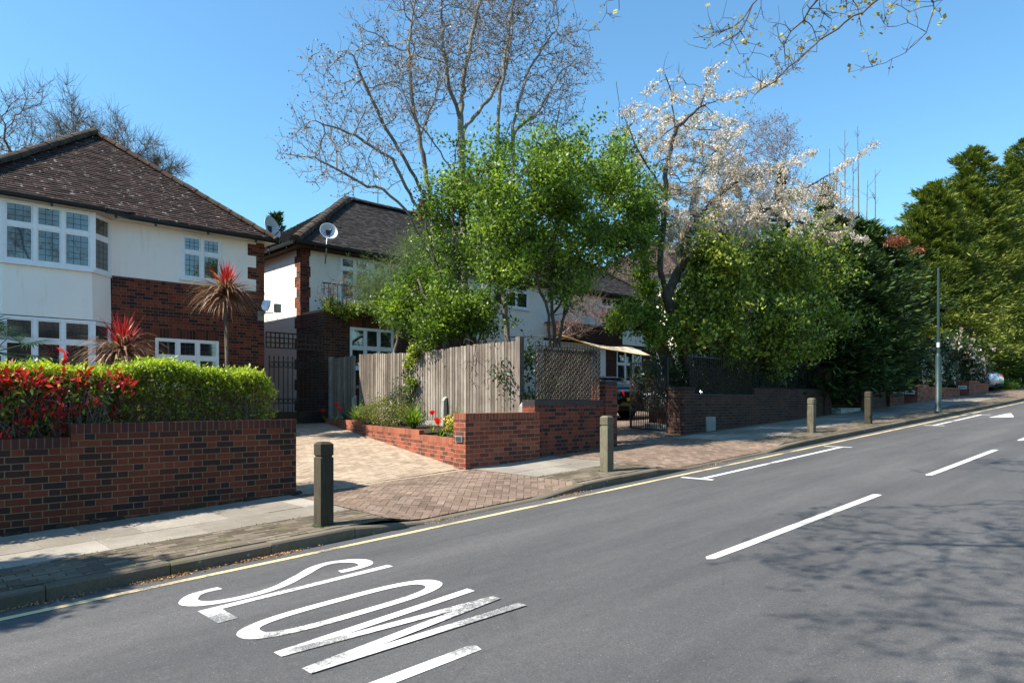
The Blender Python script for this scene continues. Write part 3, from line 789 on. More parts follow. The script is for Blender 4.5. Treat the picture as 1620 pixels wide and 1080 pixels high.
# ================================================================ house 1 (left)
FX = Frm((0, 17.5, 0), (1, 0))
h1 = thing('house', 'white rendered and red brick house with two-storey bay and brown tiled hipped roof', 'house', (4, 17.5, -.8))
XR = 7.79; ZB = -1.2; ZE = 4.07
BZ = 2.8                                          # top of the brickwork
wl = [(5.16, 6.62, .3, 1.46), ]
# brick front with the window opening, toothed quoins at the corner
mb = MB()
def fpan(mb, a0, a1, z0, z1, F=FX, th=.25, n=0): mb.obox(F, a0, a1, n - th, n, z0, z1)
fpan(mb, 4.27, 5.16, ZB, BZ); fpan(mb, 6.62, XR, ZB, BZ); fpan(mb, 5.16, 6.62, ZB, .3); fpan(mb, 5.16, 6.62, 1.68, BZ)
z = BZ; k = 0
while z < ZE:
    z1 = min(ZE, z + .3); w = .22 if k % 2 == 0 else .44; fpan(mb, XR - w, XR, z, z1); z = z1; k += 1
mb.box(XR - .25, XR, 17.752, 26, ZB, ZE); mb.build('brick_wall', M['brick_house'], h1)
mb = MB(); fpan(mb, 5.161, 6.619, 1.46, 1.68, n=.004, th=.2); mb.build('soldier_lintel', M['brick_house_sold'], h1)
mb = MB(); mb.obox(FX, 4.27, XR + .004, -.2, .012, BZ - .075, BZ - .001); mb.build('string_course', M['brick_house'], h1)
mb = MB()
fpan(mb, 4.2, 5.75, BZ, ZE, n=.002, th=.24); fpan(mb, 6.68, XR - .44, BZ, ZE, n=.002, th=.24); fpan(mb, 5.75, 6.68, BZ, 2.92, n=.002, th=.24); fpan(mb, 5.75, 6.68, 3.98, ZE, n=.002, th=.24)
k = 0; z = BZ
while z < ZE:
    z1 = min(ZE, z + .3)
    if k % 2 == 0: fpan(mb, XR - .44, XR - .22, z, z1, n=.002, th=.24)
    z = z1; k += 1
mb.box(-8, 1.75, 17.5, 17.75, ZB, ZE); mb.box(-8, -7.75, 17.76, 26, ZB, ZE); mb.box(-7.74, XR - .26, 25.8, 26, ZB, ZE)
# bay apron between the storeys
def bay_out(y0=17.03, xl=2.2, xr=3.77, e=0): return [(1.73 - e * .4, 17.49), (xl - e * .3, y0 - e), (xr + e * .3, y0 - e), (4.24 + e * .4, 17.49)]
bo = bay_out(e=.02); n = len(bo)
mb.add([(x, y, 1.72) for x, y in bo] + [(x, y, 2.74) for x, y in bay_out(e=-.02)], [(0, 1, 5, 4), (1, 2, 6, 5), (2, 3, 7, 6), (3, 0, 4, 7), (3, 2, 1, 0), (4, 5, 6, 7)])
mb.add([(x, y, ZB) for x, y in bay_out(e=-.02)] + [(x, y, .1) for x, y in bay_out(e=-.02)], [(0, 1, 5, 4), (1, 2, 6, 5), (2, 3, 7, 6), (3, 0, 4, 7), (3, 2, 1, 0), (4, 5, 6, 7)])
mb.build('rendered_wall', M['render_white'], h1)
mb = MB(); mb.add([(x, y, 2.742) for x, y in bay_out(e=.05)] + [(x, y, 2.785) for x, y in bay_out(e=.05)], [(0, 1, 5, 4), (1, 2, 6, 5), (2, 3, 7, 6), (3, 0, 4, 7), (3, 2, 1, 0), (4, 5, 6, 7)]); mb.build('bay_sill', M['pvc'], h1)
# bay windows: front and both cheeks on two floors
for (z0, z1, tr, lowc) in ((2.79, 4.03, 3.55, False), (.15, 1.7, 1.22, False)):
    Ff = Frm((2.2, 17.03, 0), (1, 0)); window(h1, Ff, .0, 1.57, z0, z1, 3, tr, sill=False)
    Fr = Frm((3.77, 17.03, 0), (.47, .47)); window(h1, Fr, .02, .64, z0, z1, 1, tr, sill=False, curt=True)
    Fl = Frm((1.73, 17.5, 0), (.47, -.47)); window(h1, Fl, .02, .64, z0, z1, 1, tr, sill=False)
    for xp in (2.14, 3.77): pb = MB(); pb.box(xp, xp + .06, 17.0, 17.06, z0, z1); pb.build('bay_corner_post', M['pvc'], h1)
    ib = MB(); ib.add([(x, y, z1 - .03) for x, y in bay_out(e=-.08)], [(0, 1, 2, 3)]); ib.build('bay_ceiling', M['soffit'], h1)
window(h1, FX, 5.16, 6.62, .3, 1.46, 3, 1.02, sill=True, top_curtain=False)
window(h1, FX, 5.75, 6.68, 2.92, 3.98, 2, 3.57)
# roof: pyramid-ended wing in front, lower range behind to the left
AP = (4.6, 20.6, 6.93); BK = (4.6, 25, 6.93)
E0 = (-.2 + 1.4, 17.22, 4.12); ze = 4.12
ey = 17.22; by = 16.86
r1 = thing  # alias unused
fr1 = [(1.2, ey, ze), (7.98, ey, ze), AP]
# bay eaves tongue
tong = [(2.0, by, ze - .22), (3.95, by, ze - .22), (4.55, ey, ze + .01), (1.45, ey, ze + .01)]
rgt = [(7.98, ey, ze), (7.98, 26.2, ze), (4.6, 25, 6.93), AP]
lft = [(1.2, 26.2, ze), (1.2, ey, ze), AP, (4.6, 25, 6.93)]
LF = [(-8.2, ey, ze), (1.2, ey, ze), (2.4, 20.9, 6.05), (-8.2, 20.9, 6.05)] 
LB = [(1.2, 26, ze), (-8.2, 26, ze), (-8.2, 20.9, 6.05), (2.4, 20.9, 6.05)]
rf = roof_deck([fr1, rgt, lft, LF, LB], h1, M['black_paint'])
mb = MB()
for f in (fr1, rgt, lft, LF, LB): tile_face(mb, f)
mb.build('roof_tiles', M['tile'], rf, fix=False)
mb = MB(); ridge_tiles(mb, (1.15, ey - .02, ze + .05), (AP[0], AP[1], AP[2] + .06), .14); ridge_tiles(mb, (AP[0], AP[1], AP[2] + .06), (4.6, 25, 6.99), .13); mb.build('ridge_tiles', M['ridge'], rf, fix=False); mb = MB(); ridge_tiles(mb, (-8.2, 20.9, 6.1), (2.3, 20.9, 6.1), .12)
mb.build('ridge_tiles', M['ridge'], rf, fix=False)
mb = MB(); ridge_tiles(mb, (8.0, ey - .02, ze + .03), (AP[0], AP[1], AP[2] + .05), .1); mb.build('hip_tiles', M['ridge_red'], rf, fix=False)
mb = MB(); mb.box(1.2, 7.96, 17.21, 17.485, 4.045, 4.1); mb.box(7.8, 7.96, 17.49, 26, 4.045, 4.1); mb.box(-8.2, 1.2, 17.21, 17.485, 4.045, 4.1)
mb.add([(x, y, 4.04) for x, y in bay_out(e=.13)] + [(x, y, 4.12) for x, y in bay_out(e=.13)], [(0, 1, 5, 4), (1, 2, 6, 5), (2, 3, 7, 6), (3, 0, 4, 7), (3, 2, 1, 0), (4, 5, 6, 7)])
mb.build('soffit', M['soffit'], h1)
bt = [(1.5, ey - .02, ze + .08), (2.1, by, ze + .02), (3.9, by, ze + .02), (4.5, ey - .02, ze + .08)]
mb = MB(); d = [(1.3, ey + .15, ze + .16), (4.7, ey + .15, ze + .16)]
mb.add([d[0], bt[0], bt[1], bt[2], bt[3], d[1]], [(0, 1, 2, 3, 4, 5)]); mb.build('bay_roof', M['tile'], rf, fix=False)
gutter(h1, [(-8.2, ey, ze - .0), (1.5, ey, ze - .0), (2.05, by, ze - .01), (3.95, by, ze - .01), (4.5, ey, ze), (8.02, ey, ze), (8.02, 26.2, ze)])
mb = MB(); mb.box(XR - .5, XR - .44, 17.44, 17.485, -.6, .55)
mb.build('pipe_stub', M['pvc'], h1)

def dish(label, base, top, face, r=.32):
    t = thing('satellite_dish', label, 'satellite dish', base)
    mb = MB(); mb.tube([base, top], .022, 8); mb.build('mast', M['metal'], t)
    f = Vector(face).normalized(); c = Vector(top) + f * .08
    mb = MB(); prof = [(r * k / 8, .12 * (k / 8) ** 2) for k in range(0, 9)]; prof += [(r + .012, .125), (r + .01, .11)] + [(r * k / 8, .12 * (k / 8) ** 2 - .012) for k in range(8, -1, -1)]
    mb.lathe(prof, c, 28, f); mb.build('reflector', M['dish'], t, fix=False)
    mb = MB(); low = c - Vector((0, 0, r * .9)) + f * .1; tip = c + f * .42 - Vector((0, 0, .12)); mb.tube([low, tip], .012, 6); mb.tube([tip - f * .03, tip - f * .1], [.035, .025], 8); mb.build('feed_arm', M['black_paint'], t)
    mb = MB(); mb.box(c.x - .06, c.x + .06, c.y - .04, c.y + .06, c.z - .08, c.z + .08); mb.build('bracket', M['black_paint'], t); return t
dish('grey satellite dish behind the right end of the brown tiled roof', (8.02, 17.95, 3.95), (8.03, 17.9, 4.52), (.45, -.85, .25), .30)
dish('white satellite dish on a mast at the corner of the dark tiled roof', (10.1, 18.55, 4.0), (10.1, 18.42, 4.83), (-.25, -.9, .35), .25)
# camera and floodlight on the corner of house 1
t = thing('security_camera', 'white security camera on the brick corner of the left house', 'security camera', (7.7, 17.46, 2.42))
mb = MB(); mb.hexa([(7.52, 17.02, 2.28), (7.66, 17.0, 2.24), (7.86, 17.3, 2.42), (7.72, 17.34, 2.46), (7.5, 17.04, 2.38), (7.66, 17.0, 2.36), (7.88, 17.3, 2.58), (7.7, 17.36, 2.58)]); mb.build('housing', M['pvc'], t, bevel=.01)
mb = MB(); mb.tube([(7.7, 17.2, 2.36), (7.68, 17.25, 2.22), (7.68, 17.48, 2.2)], .025, 8); mb.box(7.6, 7.76, 17.44, 17.5, 2.05, 2.3); mb.build('bracket', M['metal'], t)
t = thing('floodlight', 'small grey floodlight on an arm beside the security camera', 'floodlight', (7.79, 17.45, 2.3))
mb = MB(); mb.tube([(7.75, 17.4, 2.25), (7.97, 17.36, 2.26)], .014, 6); mb.tube([(8.04, 17.32, 2.3), (8.06, 17.32, 2.1), (7.98, 17.34, 1.97), (7.86, 17.38, 2.02), (7.79, 17.42, 2.14)], .008, 5); mb.build('arm', M['metal'], t)
mb = MB(); mb.box(7.97, 8.13, 17.24, 17.34, 2.28, 2.5); mb.build('lamp_head', M['concrete'], t, bevel=.01)

# ================================================================ house 2 (middle)
h2 = thing('house', 'cream rendered and brick house with dark tiled roof behind the trees', 'house', (18, 18.8, -.5))
F2 = Frm((0, 18.8, 0), (1, 0)); F2p = Frm((0, 17.45, 0), (1, 0))
X0, X1, Z2 = 9.45, 27.2, 4.5
mb = MB()
# sunlit flank with brick quoins, front wall
mb.box(X0, X0 + .25, 19.06, 26.4, -1.3, Z2); ops = [(10.74, 12.84, 3.0, 4.36), (16.95, 18.75, 3.45, 4.42), (23.1, 24.6, 3.0, 4.42)]
xs = X0 + .26
for a0, a1, z0, z1 in ops:
    fpan(mb, xs, a0, 2.45, Z2, F2); fpan(mb, a0, a1, 2.45, z0, F2); fpan(mb, a0, a1, z1, Z2, F2); xs = a1
fpan(mb, xs, X1, 2.45, Z2, F2); fpan(mb, 15.0, 19.6, -1.2, 2.449, F2)
mb.box(X1 - .25, X1, 19.06, 26.4, -1.3, Z2); mb.box(X0 + .26, X1 - .26, 26.15, 26.4, -1.3, Z2)
mb.build('rendered_wall', M['render_cream'], h2)
mb = MB()
z = -1.2; k = 0
while z < Z2:
    z1 = min(z + .3, Z2); ln = .36 if k % 2 else .24; mb.box(X0 - .006, X0 + .27, 18.79, 18.8 + ln, z, z1)
    if z > 2.4: fpan(mb, X0 - .006, X0 + (.2 if k % 2 else .31), z, z1, F2, .02, .008)
    z = z1; k += 1
mb.build('brick_quoins', M['brick_house'], h2); mb = MB()
# projecting ground floor
fpan(mb, X0, 10.27, -1.3, 2.45, F2p); fpan(mb, 10.27, 11.73, -1.3, .9, F2p); fpan(mb, 10.27, 11.73, 2.3, 2.45, F2p); fpan(mb, 11.73, 15.0, -1.3, 2.45, F2p)
mb.box(X0, X0 + .25, 17.71, 18.785, -1.3, 2.45); mb.box(14.75, 15, 17.71, 18.785, -1.3, 2.45)
mb.build('brick_bay', M['brick_brown'], h2); mb = MB(); fpan(mb, 23.3, 24.2, -1.2, 2.449, F2); fpan(mb, 26.0, X1, -1.2, 2.449, F2); fpan(mb, 24.2, 26.0, -1.2, .8, F2); fpan(mb, 24.2, 26, 2.3, 2.449, F2); fpan(mb, 19.6, 23.3, 2.35, 2.449, F2)
mb.build('brick_wall', M['brick_brown'], h2)
mb = MB(); fpan(mb, 10.271, 11.729, 2.08, 2.3, F2p, .2, .004); mb.build('soldier_lintel', M['brick_house_sold'], h2)
mb = MB(); mb.box(X0 + .02, 14.98, 17.46, 18.79, 2.452, 2.52); mb.build('flat_roof', M['black_paint'], h2)
window(h2, F2p, 10.27, 11.73, .9, 2.08, 3, 1.5, lead=False, top_curtain=False)
window(h2, F2p, 12.1, 13.5, .9, 2.08, 3, 1.5, lead=False, top_curtain=False) if False else None
window(h2, F2, 10.74, 11.72, 3.0, 4.36, 2, 4.0, lead=False, top_curtain=False); window(h2, F2, 11.86, 12.84, 3.0, 4.36, 2, 4.0, lead=False, top_curtain=False)
fp = MB(); fpan(fp, 11.72, 11.86, 3.0, 4.36, F2, .05, .0); fp.build('window_mullion', M['pvc'], h2)
window(h2, F2, 16.95, 18.75, 3.45, 4.42, 3, 4.1, lead=True, top_curtain=False); window(h2, F2, 23.1, 24.6, 3.0, 4.42, 2, 4.0, lead=True, top_curtain=False)
window(h2, F2, 24.2, 26.0, .8, 2.3, 3, 1.6, lead=False, top_curtain=False)
# garage front
mb = MB(); fpan(mb, 19.6, 20.9, -1.2, 2.3, F2, .1, -.3); fpan(mb, 20.9, 22.7, 2.2, 2.35, F2, .1, -.02); mb.build('garage_wall', M['brown_board'], h2)
mb = MB(); fpan(mb, 22.65, 23.3, -1.2, 2.34, F2, .3, .12); fpan(mb, 19.6, 22.64, 2.06, 2.34, F2, .1, .1)
mb.build('garage_frame', M['render_white'], h2)
mb = MB(); fpan(mb, 20.9, 22.6, -1.2, 2.2, F2, .06, -.32); mb.build('garage_dark_panel', M['glass_dark'], h2)  # dark panel stands in for the unlit depth of the garage opening
mb = MB(); fpan(mb, 19.7, 23.9, 2.36, 3.0, F2, .05, .55); mb.build('fascia_board', M['brown_board'], h2)
mb = MB(); mb.box(19.65, 23.95, 18.22, 18.79, 3.01, 3.06); mb.build('canopy_roof', M['tile_dark'], h2)
# balcony rail above the ivy
mb = MB()
for i in range(38): x = 9.55 + i * .14; mb.box(x - .008, x + .008, 17.6, 17.616, 2.52, 3.25)
mb.box(9.5, 14.9, 17.59, 17.625, 3.251, 3.28); mb.build('balcony_rail', M['iron'], h2)
e = .3; A2 = (13.05, 22.4, 7.25); B2 = (23.6, 22.4, 7.25); zz = Z2 + .02
q = [(X0 - e, 18.5, zz), (X1 + e, 18.5, zz), (X1 + e, 26.4, zz), (X0 - e, 26.4, zz)]
faces = [[q[0], q[1], B2, A2], [q[3], q[0], A2], [q[2], q[3], A2, B2], [q[1], q[2], B2]]
rf2 = roof_deck(faces, h2, M['black_paint']); mb = MB()
for f in faces[:2]: tile_face(mb, f)
tile_face(mb, faces[3])
mb.build('roof_tiles', M['tile_dark'], rf2, fix=False)
mb = MB(); ridge_tiles(mb, (q[0][0], q[0][1], zz + .05), (A2[0], A2[1], A2[2] + .05), .17); ridge_tiles(mb, (A2[0], A2[1], A2[2] + .05), (B2[0], B2[1], B2[2] + .05), .13); ridge_tiles(mb, (q[1][0], q[1][1], zz + .05), (B2[0], B2[1], B2[2] + .05), .14)
mb.build('ridge_tiles', M['ridge'], rf2, fix=False)
gutter(h2, [(X0 - e, 26.4, zz), (X0 - e, 18.5, zz), (X1 + e, 18.5, zz)])
mb = MB(); mb.box(X0 - e + .02, X1 + e, 18.52, 18.78, Z2 - .12, Z2); mb.box(X0 - e + .02, X0 - .01, 18.79, 26.3, Z2 - .12, Z2); mb.build('soffit', M['brown_board'], h2)
mb = MB(); mb.box(16.1, 17.0, 22.0, 22.9, 6.4, 7.5); mb.build('chimney', M['brick_house'], rf2)
mb = MB()
for x in (16.35, 16.75): mb.lathe([(.12, 0), (.11, .3), (.14, .32), (.14, .38), (.1, .38)], (x, 22.3, 7.5), 12)
mb.build('chimney_pots', M['terracotta'], bpy.data.objects['roof.001'] if False else rf2)
mb = MB(); mb.tube([(14.5, 22.6, 7.2), (14.5, 22.6, 8.9)], .018, 6)
for zq, w in ((8.8, .5), (8.65, .6), (8.5, .7)): mb.bar((14.5 - w / 2, 22.6, zq), (14.5 + w / 2, 22.6, zq), .012)
mb.bar((14.5, 22.2, 8.65), (14.5, 23.0, 8.65), .015); mb.build('aerial', M['metal'], rf2)

# ================================================================ house 3 and the far houses
def simple_house(label, x0, x1, y0, y1, zb, ze_, rise, wallm, tilem, wins, lower_brick=True):
    h = thing('house', label, 'house', ((x0 + x1) / 2, y0, zb)); F = Frm((0, y0, 0), (1, 0)); mb = MB()
    mb.box(x0, x1, y0, y1, zb, ze_); mb.build('wall', wallm, h)
    e = .35; w = (y1 - y0) / 2 + e; q = [(x0 - e, y0 - e, ze_), (x1 + e, y0 - e, ze_), (x1 + e, y1 + e, ze_), (x0 - e, y1 + e, ze_)]; A = (x0 - e + w, y0 - e + w, ze_ + rise); B = (x1 + e - w, y0 - e + w, ze_ + rise)
    fs = [[q[0], q[1], B, A], [q[3], q[0], A], [q[2], q[3], A, B], [q[1], q[2], B]]; r = roof_deck(fs, h, M['black_paint']); mb = MB()
    for f in fs: tile_face(mb, f, .14, .25)
    mb.build('roof_tiles', tilem, r, fix=False); mb = MB(); ridge_tiles(mb, q[0], A, .15); ridge_tiles(mb, A, B, .13); mb.build('ridge_tiles', M['ridge'], r, fix=False)
    for (a0, a1, z0, z1, c, tr) in wins:
        window(h, Frm((0, y0 - .06, 0), (1, 0)), a0, a1, z0, z1, c, tr, lead=False, top_curtain=False)
    gutter(h, [q[3], q[0], q[1]]); return h
simple_house('white rendered house glimpsed behind the blossom tree trunk', 29.2, 43, 19, 27, -.8, 6.1, 2.9, M['render_white'], M['tile'], [(30.2, 31.8, 4.2, 5.7, 2, 5.2), (33.5, 36, 4.2, 5.7, 3, 5.2), (30.2, 32, .8, 2.3, 3, 1.8)])

# ================================================================ walls, fence, gates, street furniture
def at(u, v, Y):
    "point on the plane y = Y seen at photo pixel (u, v); used to read real positions off the photograph"
    a = (u - 810) / 1100; c, s = math.cos(TH), math.sin(TH); dx, dy = c + s * a, s - c * a
    t = Y / dy; return (dx * t, Y, (633 - v) / 1100 * t)
def gz(x, y): return zp(x, y)
# wall 1 (left, long)
t = thing('brick_wall', 'long dark red garden brick wall with stepped top below the clipped green hedge', 'wall', (0, 9, -1.5))
mb = MB(); mb.box(-9, 1.785, 9.0, 9.215, -2.2, -.525); mb.box(1.787, 4.46, 9.0, 9.215, -1.7, -.375); mb.build('wall', M['brick_wall'], t)
mb = MB(); mb.box(-9, 1.785, 8.997, 9.218, -.5245, -.4125); mb.box(1.786, 4.463, 8.997, 9.218, -.3745, -.2625); mb.build('coping', M['brick_sold'], t)
mb = MB(); mb.box(-9, 4.47, 8.985, 9.0, -2.2, -1.9); 
# crumbling mortar fillet at the foot
F = MB(); x = .2
while x < 4.4:
    w = random.uniform(.08, .3); h = random.uniform(.02, .06); zz0 = gz(x, 9.0); F.hexa([(x, 8.975 - h * .5, zz0 - .02), (x + w, 8.975 - h * .5, zz0 - .02), (x + w, 9.0, zz0 - .02), (x, 9.0, zz0 - .02), (x + .02, 8.99, zz0 + h), (x + w - .02, 8.985, zz0 + h * .8), (x + w - .02, 9.0, zz0 + h), (x + .02, 9.0, zz0 + h * 1.1)]); x += w * random.uniform(.9, 1.6)
F.build('mortar_fillet', M['soil'], t, fix=False)
# pier wall between the drives: two tiers
t = thing('brick_wall', 'bright orange-red brick wall end with a small name plate at the driveway mouth', 'wall', (8.3, 9.1, -1.2))
mb = MB(); mb.box(7.46, 9.24, 8.96, 9.28, -1.6, -.33); mb.build('wall', M['brick_orange'], t)
mb = MB(); mb.box(7.457, 9.243, 8.957, 9.283, -.329, -.218); mb.build('coping', M['brick_orange_sold'], t)
mb = MB(); mb.box(7.43, 7.458, 9.02, 9.2, -.70, -.60); mb.build('name_plate', M['concrete'], t)
mb = MB(); mb.box(7.424, 7.431, 9.035, 9.185, -.688, -.612); mb.build('plate_face', M['lead'], t)
t = thing('brick_wall', 'taller red brick wall with dark coping under the woven lath screen', 'wall', (10.4, 9.4, -1.1))
mb = MB(); mb.box(9.25, 11.3, 9.1, 9.43, -1.5, -.1); mb.box(11.301, 11.68, 9.06, 9.46, -1.5, .33); mb.build('wall', M['brick_house'], t)
mb = MB(); mb.box(9.247, 11.297, 9.097, 9.433, -.099, .01); mb.box(11.298, 11.683, 9.057, 9.463, .331, .4); mb.build('coping', M['tile_dark'], t)
# low planter wall along the drive
t = thing('planter_wall', 'low stepped orange brick edging wall in front of the wooden fence', 'planter wall', (8.5, 13, -1))
def pl(Y): return 7.52 + (Y - 9.2) * .236
def pseg(mb, Ya, Yb, zt, zb=-1.6, th=.11, e=0):
    a, b = pl(Ya), pl(Yb); mb.hexa([(a - e, Ya, zb), (a + th + e, Ya, zb), (b + th + e, Yb, zb), (b - e, Yb, zb), (a - e, Ya, zt), (a + th + e, Ya, zt), (b + th + e, Yb, zt), (b - e, Yb, zt)])
mb = MB(); mc = MB()
for Ya, Yb, zt in ((9.285, 10.9, -.66), (10.901, 14.3, -.575), (14.301, 17.5, -.49)):
    pseg(mb, Ya, Yb, zt - .111); pseg(mc, Ya, Yb, zt, zt - .11, e=.003)
mb.build('wall', M['brick_orange'], t); mc.build('coping', M['brick_orange_sold'], t)
mb = MB()
for Ya, Yb, zt in ((9.285, 10.95, -.74), (10.95, 14.35, -.64), (14.35, 17.3, -.54)):
    n = 12
    for i in range(n):
        y0, y1 = Ya + (Yb - Ya) * i / n, Ya + (Yb - Ya) * (i + 1) / n
        mb.quad((pl(y0) + .1, y0, zt), (9.7, y0, zt + .08), (9.7, y1, zt + .08), (pl(y1) + .1, y1, zt))
o = mb.build('planting_soil', M['soil'], fix=False); tag(o, kind='structure')
# wooden fence, boards face the drive (-X)
t = thing('wooden_fence', 'weathered grey-brown featheredge board fence beside the block driveway', 'fence', (9.65, 13.7, -.8))
mb = MB(); y = 9.98; k = 0
while y < 17.35:
    w = random.uniform(.088, .108); top = 1.16 + .03 * math.sin(y * 1.3) + random.uniform(-.012, .012); lean = random.uniform(-.004, .004)
    if abs(y - 15.98) > .05: mb.hexa([(9.638 + lean, y, -.45), (9.66, y, -.45), (9.66, y + w - .004, -.45), (9.648, y + w - .004, -.45), (9.638, y, top), (9.66, y, top), (9.66, y + w - .004, top), (9.65, y + w - .004, top)])
    y += w; k += 1
mb.build('boards', M['fence'], t)
mb = MB(); mb.box(9.63, 9.67, 9.98, 17.3, -.72, -.452); mb.build('gravel_board', M['concrete'], t)
mb = MB()
for zq in (-.25, .35, .95): mb.box(9.665, 9.72, 9.98, 17.35, zq - .04, zq + .04)
mb.build('rails', M['fence'], t)
for yq, m_, r in ((9.92, M['fence'], .06), (17.42, M['concrete'], .055)):
    mb = MB(); mb.box(9.6, 9.72, yq - r, yq + r, -1.1, 1.26 if yq < 12 else 1.2); mb.build('post', m_, t)
for yq, zt in ((12.25, .02), (16.05, .06), (9.75, -.08)):
    mb = MB(); mb.hexa([(9.5, yq - .05, -1.2), (9.62, yq - .05, -1.2), (9.62, yq + .05, -1.2), (9.5, yq + .05, -1.2), (9.53, yq - .05, zt - .03), (9.62, yq - .05, zt + .06), (9.62, yq + .05, zt + .06), (9.53, yq + .05, zt - .03)]); mb.build('repair_spur', M['concrete'], t)
# lattice helper
def lattice(F, a0, a1, z0, z1, step, w, d, n=0, sl=1.0):
    mb = MB(); H = z1 - z0; W = a1 - a0; o = -H / sl
    while o < W:
        for s in (1, -1):
            p0, p1 = max(0, o), min(W, o + H / sl)
            za, zb = (p0 - o) * sl, (p1 - o) * sl
            if s < 0: za, zb = H - za, H - zb
            j = random.uniform(-.006, .006)
            if p1 - p0 > .02: mb.bar(F.p(a0 + p0 + j, n + s * d * .55, z0 + za), F.p(a0 + p1 + j, n + s * d * .55, z0 + zb), w, d)
        o += step
    return mb
t = thing('lath_screen', 'woven diagonal lath screen on top of the dark brick wall', 'trellis screen', (10.4, 9.3, 0))
Fm = Frm((9.42, 9.22, 0), (1, 0)); lattice(Fm, 0, 1.9, .02, 1.02, .055, .015, .006, sl=1.7).build('lath_panel', M['willow'], t)
mb = MB()
for i in range(22): mb.obox(Fm, i * .09 - .005, i * .09 + .005, -.03, -.02, .01, 1.12)
mb.obox(Fm, 0, 1.92, -.035, -.02, 1.03, 1.045); mb.build('iron_railing', M['iron'], t)
# side gates between the houses
t = thing('iron_gates', 'pair of black wrought iron side gates with finials between the two houses', 'gate', (8.6, 17.3, -.6))
Fg = Frm((7.82, 17.3, 0), (1, 0))
for gi, (a0, a1) in enumerate(((0, .79), (.81, 1.6))):
    mb = MB(); n = 6
    for i in range(n + 1):
        a = a0 + .012 + (a1 - a0 - .024) * i / n; mb.obox(Fg, a - .009, a + .009, -.009, .009, -.62, 1.08)
        mb.lathe([(.001, .1), (.012, .06), (.022, .035), (.012, .01), (.012, 0)], Fg.p(a, 0, 1.075), 6)
    for zq in (1.0, .86, -.08, .04, -.6): mb.obox(Fg, a0, a1, -.012, .012, zq - .009, zq + .009)
    for i in range(n):
        a = a0 + .012 + (a1 - a0 - .024) * (i + .5) / n
        for zc in (.93, -.02):
            ring = [Fg.p(a + .05 * math.cos(q), 0, zc + .05 * math.sin(q)) for q in [k * math.pi / 5 for k in range(11)]]; mb.tube(ring, .006, 4, cap=False)
    g = mb.build('gate_leaf', M['iron'], t, fix=False)
    mb = MB(); mb.obox(Fg, a0 + .01, a1 - .01, -.006, .006, -.6, -.3); mb.build('kick_panel', M['black_paint'], g)
t = thing('trellis', 'brown square trellis panel fixed above the iron gates', 'trellis', (8.6, 17.5, 1.4))
mb = MB(); Ft = Frm((7.8, 17.46, 0), (1, 0))
for i in range(14): a = .02 + i * .122; mb.obox(Ft, a - .016, a + .016, 0, .016, 1.36, 1.78)
for i in range(4): zq = 1.375 + i * .13; mb.obox(Ft, 0, 1.62, .017, .03, zq - .016, zq + .016)
mb.build('trellis_panel', M['trellis'], t)
# right wall with piers, railing, gate
t = thing('brick_wall', 'long shaded brick wall with gate pier beneath the olive green bushes', 'wall', (19, 9.5, -.8))
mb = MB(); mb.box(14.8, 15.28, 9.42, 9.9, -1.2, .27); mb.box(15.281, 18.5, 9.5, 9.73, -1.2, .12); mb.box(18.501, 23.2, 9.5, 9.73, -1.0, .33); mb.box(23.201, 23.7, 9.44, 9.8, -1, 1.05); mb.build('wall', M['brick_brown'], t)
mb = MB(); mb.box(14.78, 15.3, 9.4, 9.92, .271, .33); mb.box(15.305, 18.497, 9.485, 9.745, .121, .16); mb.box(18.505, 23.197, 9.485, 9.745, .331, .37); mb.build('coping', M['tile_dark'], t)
mb = MB(); mb.box(15.9, 16.35, 9.46, 9.499, -.85, -.42); mb.build('render_patch', M['concrete'], t, bevel=.015)
t = thing('iron_railing', 'black iron railing with woven laths along the shaded brick wall', 'railing', (19, 9.62, .3))
Fr2 = Frm((15.3, 9.62, 0), (1, 0)); mb = MB()
for i in range(72): zb = .15 if i < 29 else .36; mb.obox(Fr2, .06 + i * .11 - .006, .06 + i * .11 + .006, -.006, .006, zb, 1.22)
mb.obox(Fr2, 0, 7.9, -.01, .01, 1.1, 1.125); mb.build('bars', M['iron'], t, fix=False)
lattice(Fr2, 0, 3.2, .16, .85, .075, .012, .006, n=.03, sl=1.7).build('lath_panel', M['trellis'], t)
# open drive gate
t = thing('drive_gate', 'open iron drive gate covered with diagonal laths beside the brick pier', 'gate', (14.85, 9.9, -.8))
Fd = Frm((14.84, 9.93, 0), (.43, .9)); L = 1.95; mb = MB()
for i in range(20): a = .04 + i * (L - .08) / 19; mb.obox(Fd, a - .008, a + .008, -.008, .008, -.78, 1.05)
for zq in (-.76, -.1, .3, 1.0): mb.obox(Fd, 0, L, -.012, .012, zq - .012, zq + .012)
mb.obox(Fd, -.02, .03, -.025, .025, -.85, 1.1); mb.obox(Fd, L - .03, L + .02, -.025, .025, -.85, 1.1); mb.build('gate_leaf', M['iron'], t, fix=False)
lattice(Fd, .02, L - .02, -.3, .62, .075, .016, .006, n=-.03, sl=1.6).build('lath_panel', M['willow'], t)
Fd2 = Frm((14.98, 9.96, 0), (.43, .9)); mb = MB()
for i in range(9): mb.obox(Fd2, .05 + i * .11, .05 + i * .11 + .1, -.02, 0, -.6 + random.uniform(-.01, .01), -.15)
mb.build('timber_boards', M['board_red'], t)
mb = MB(); mb.obox(Fd2, .03, 1.1, -.1, .02, -.86, -.62); o = mb.build('kerb_block', M['white_block']); tag(o, 'white painted low block beneath the open drive gate', 'kerb block')
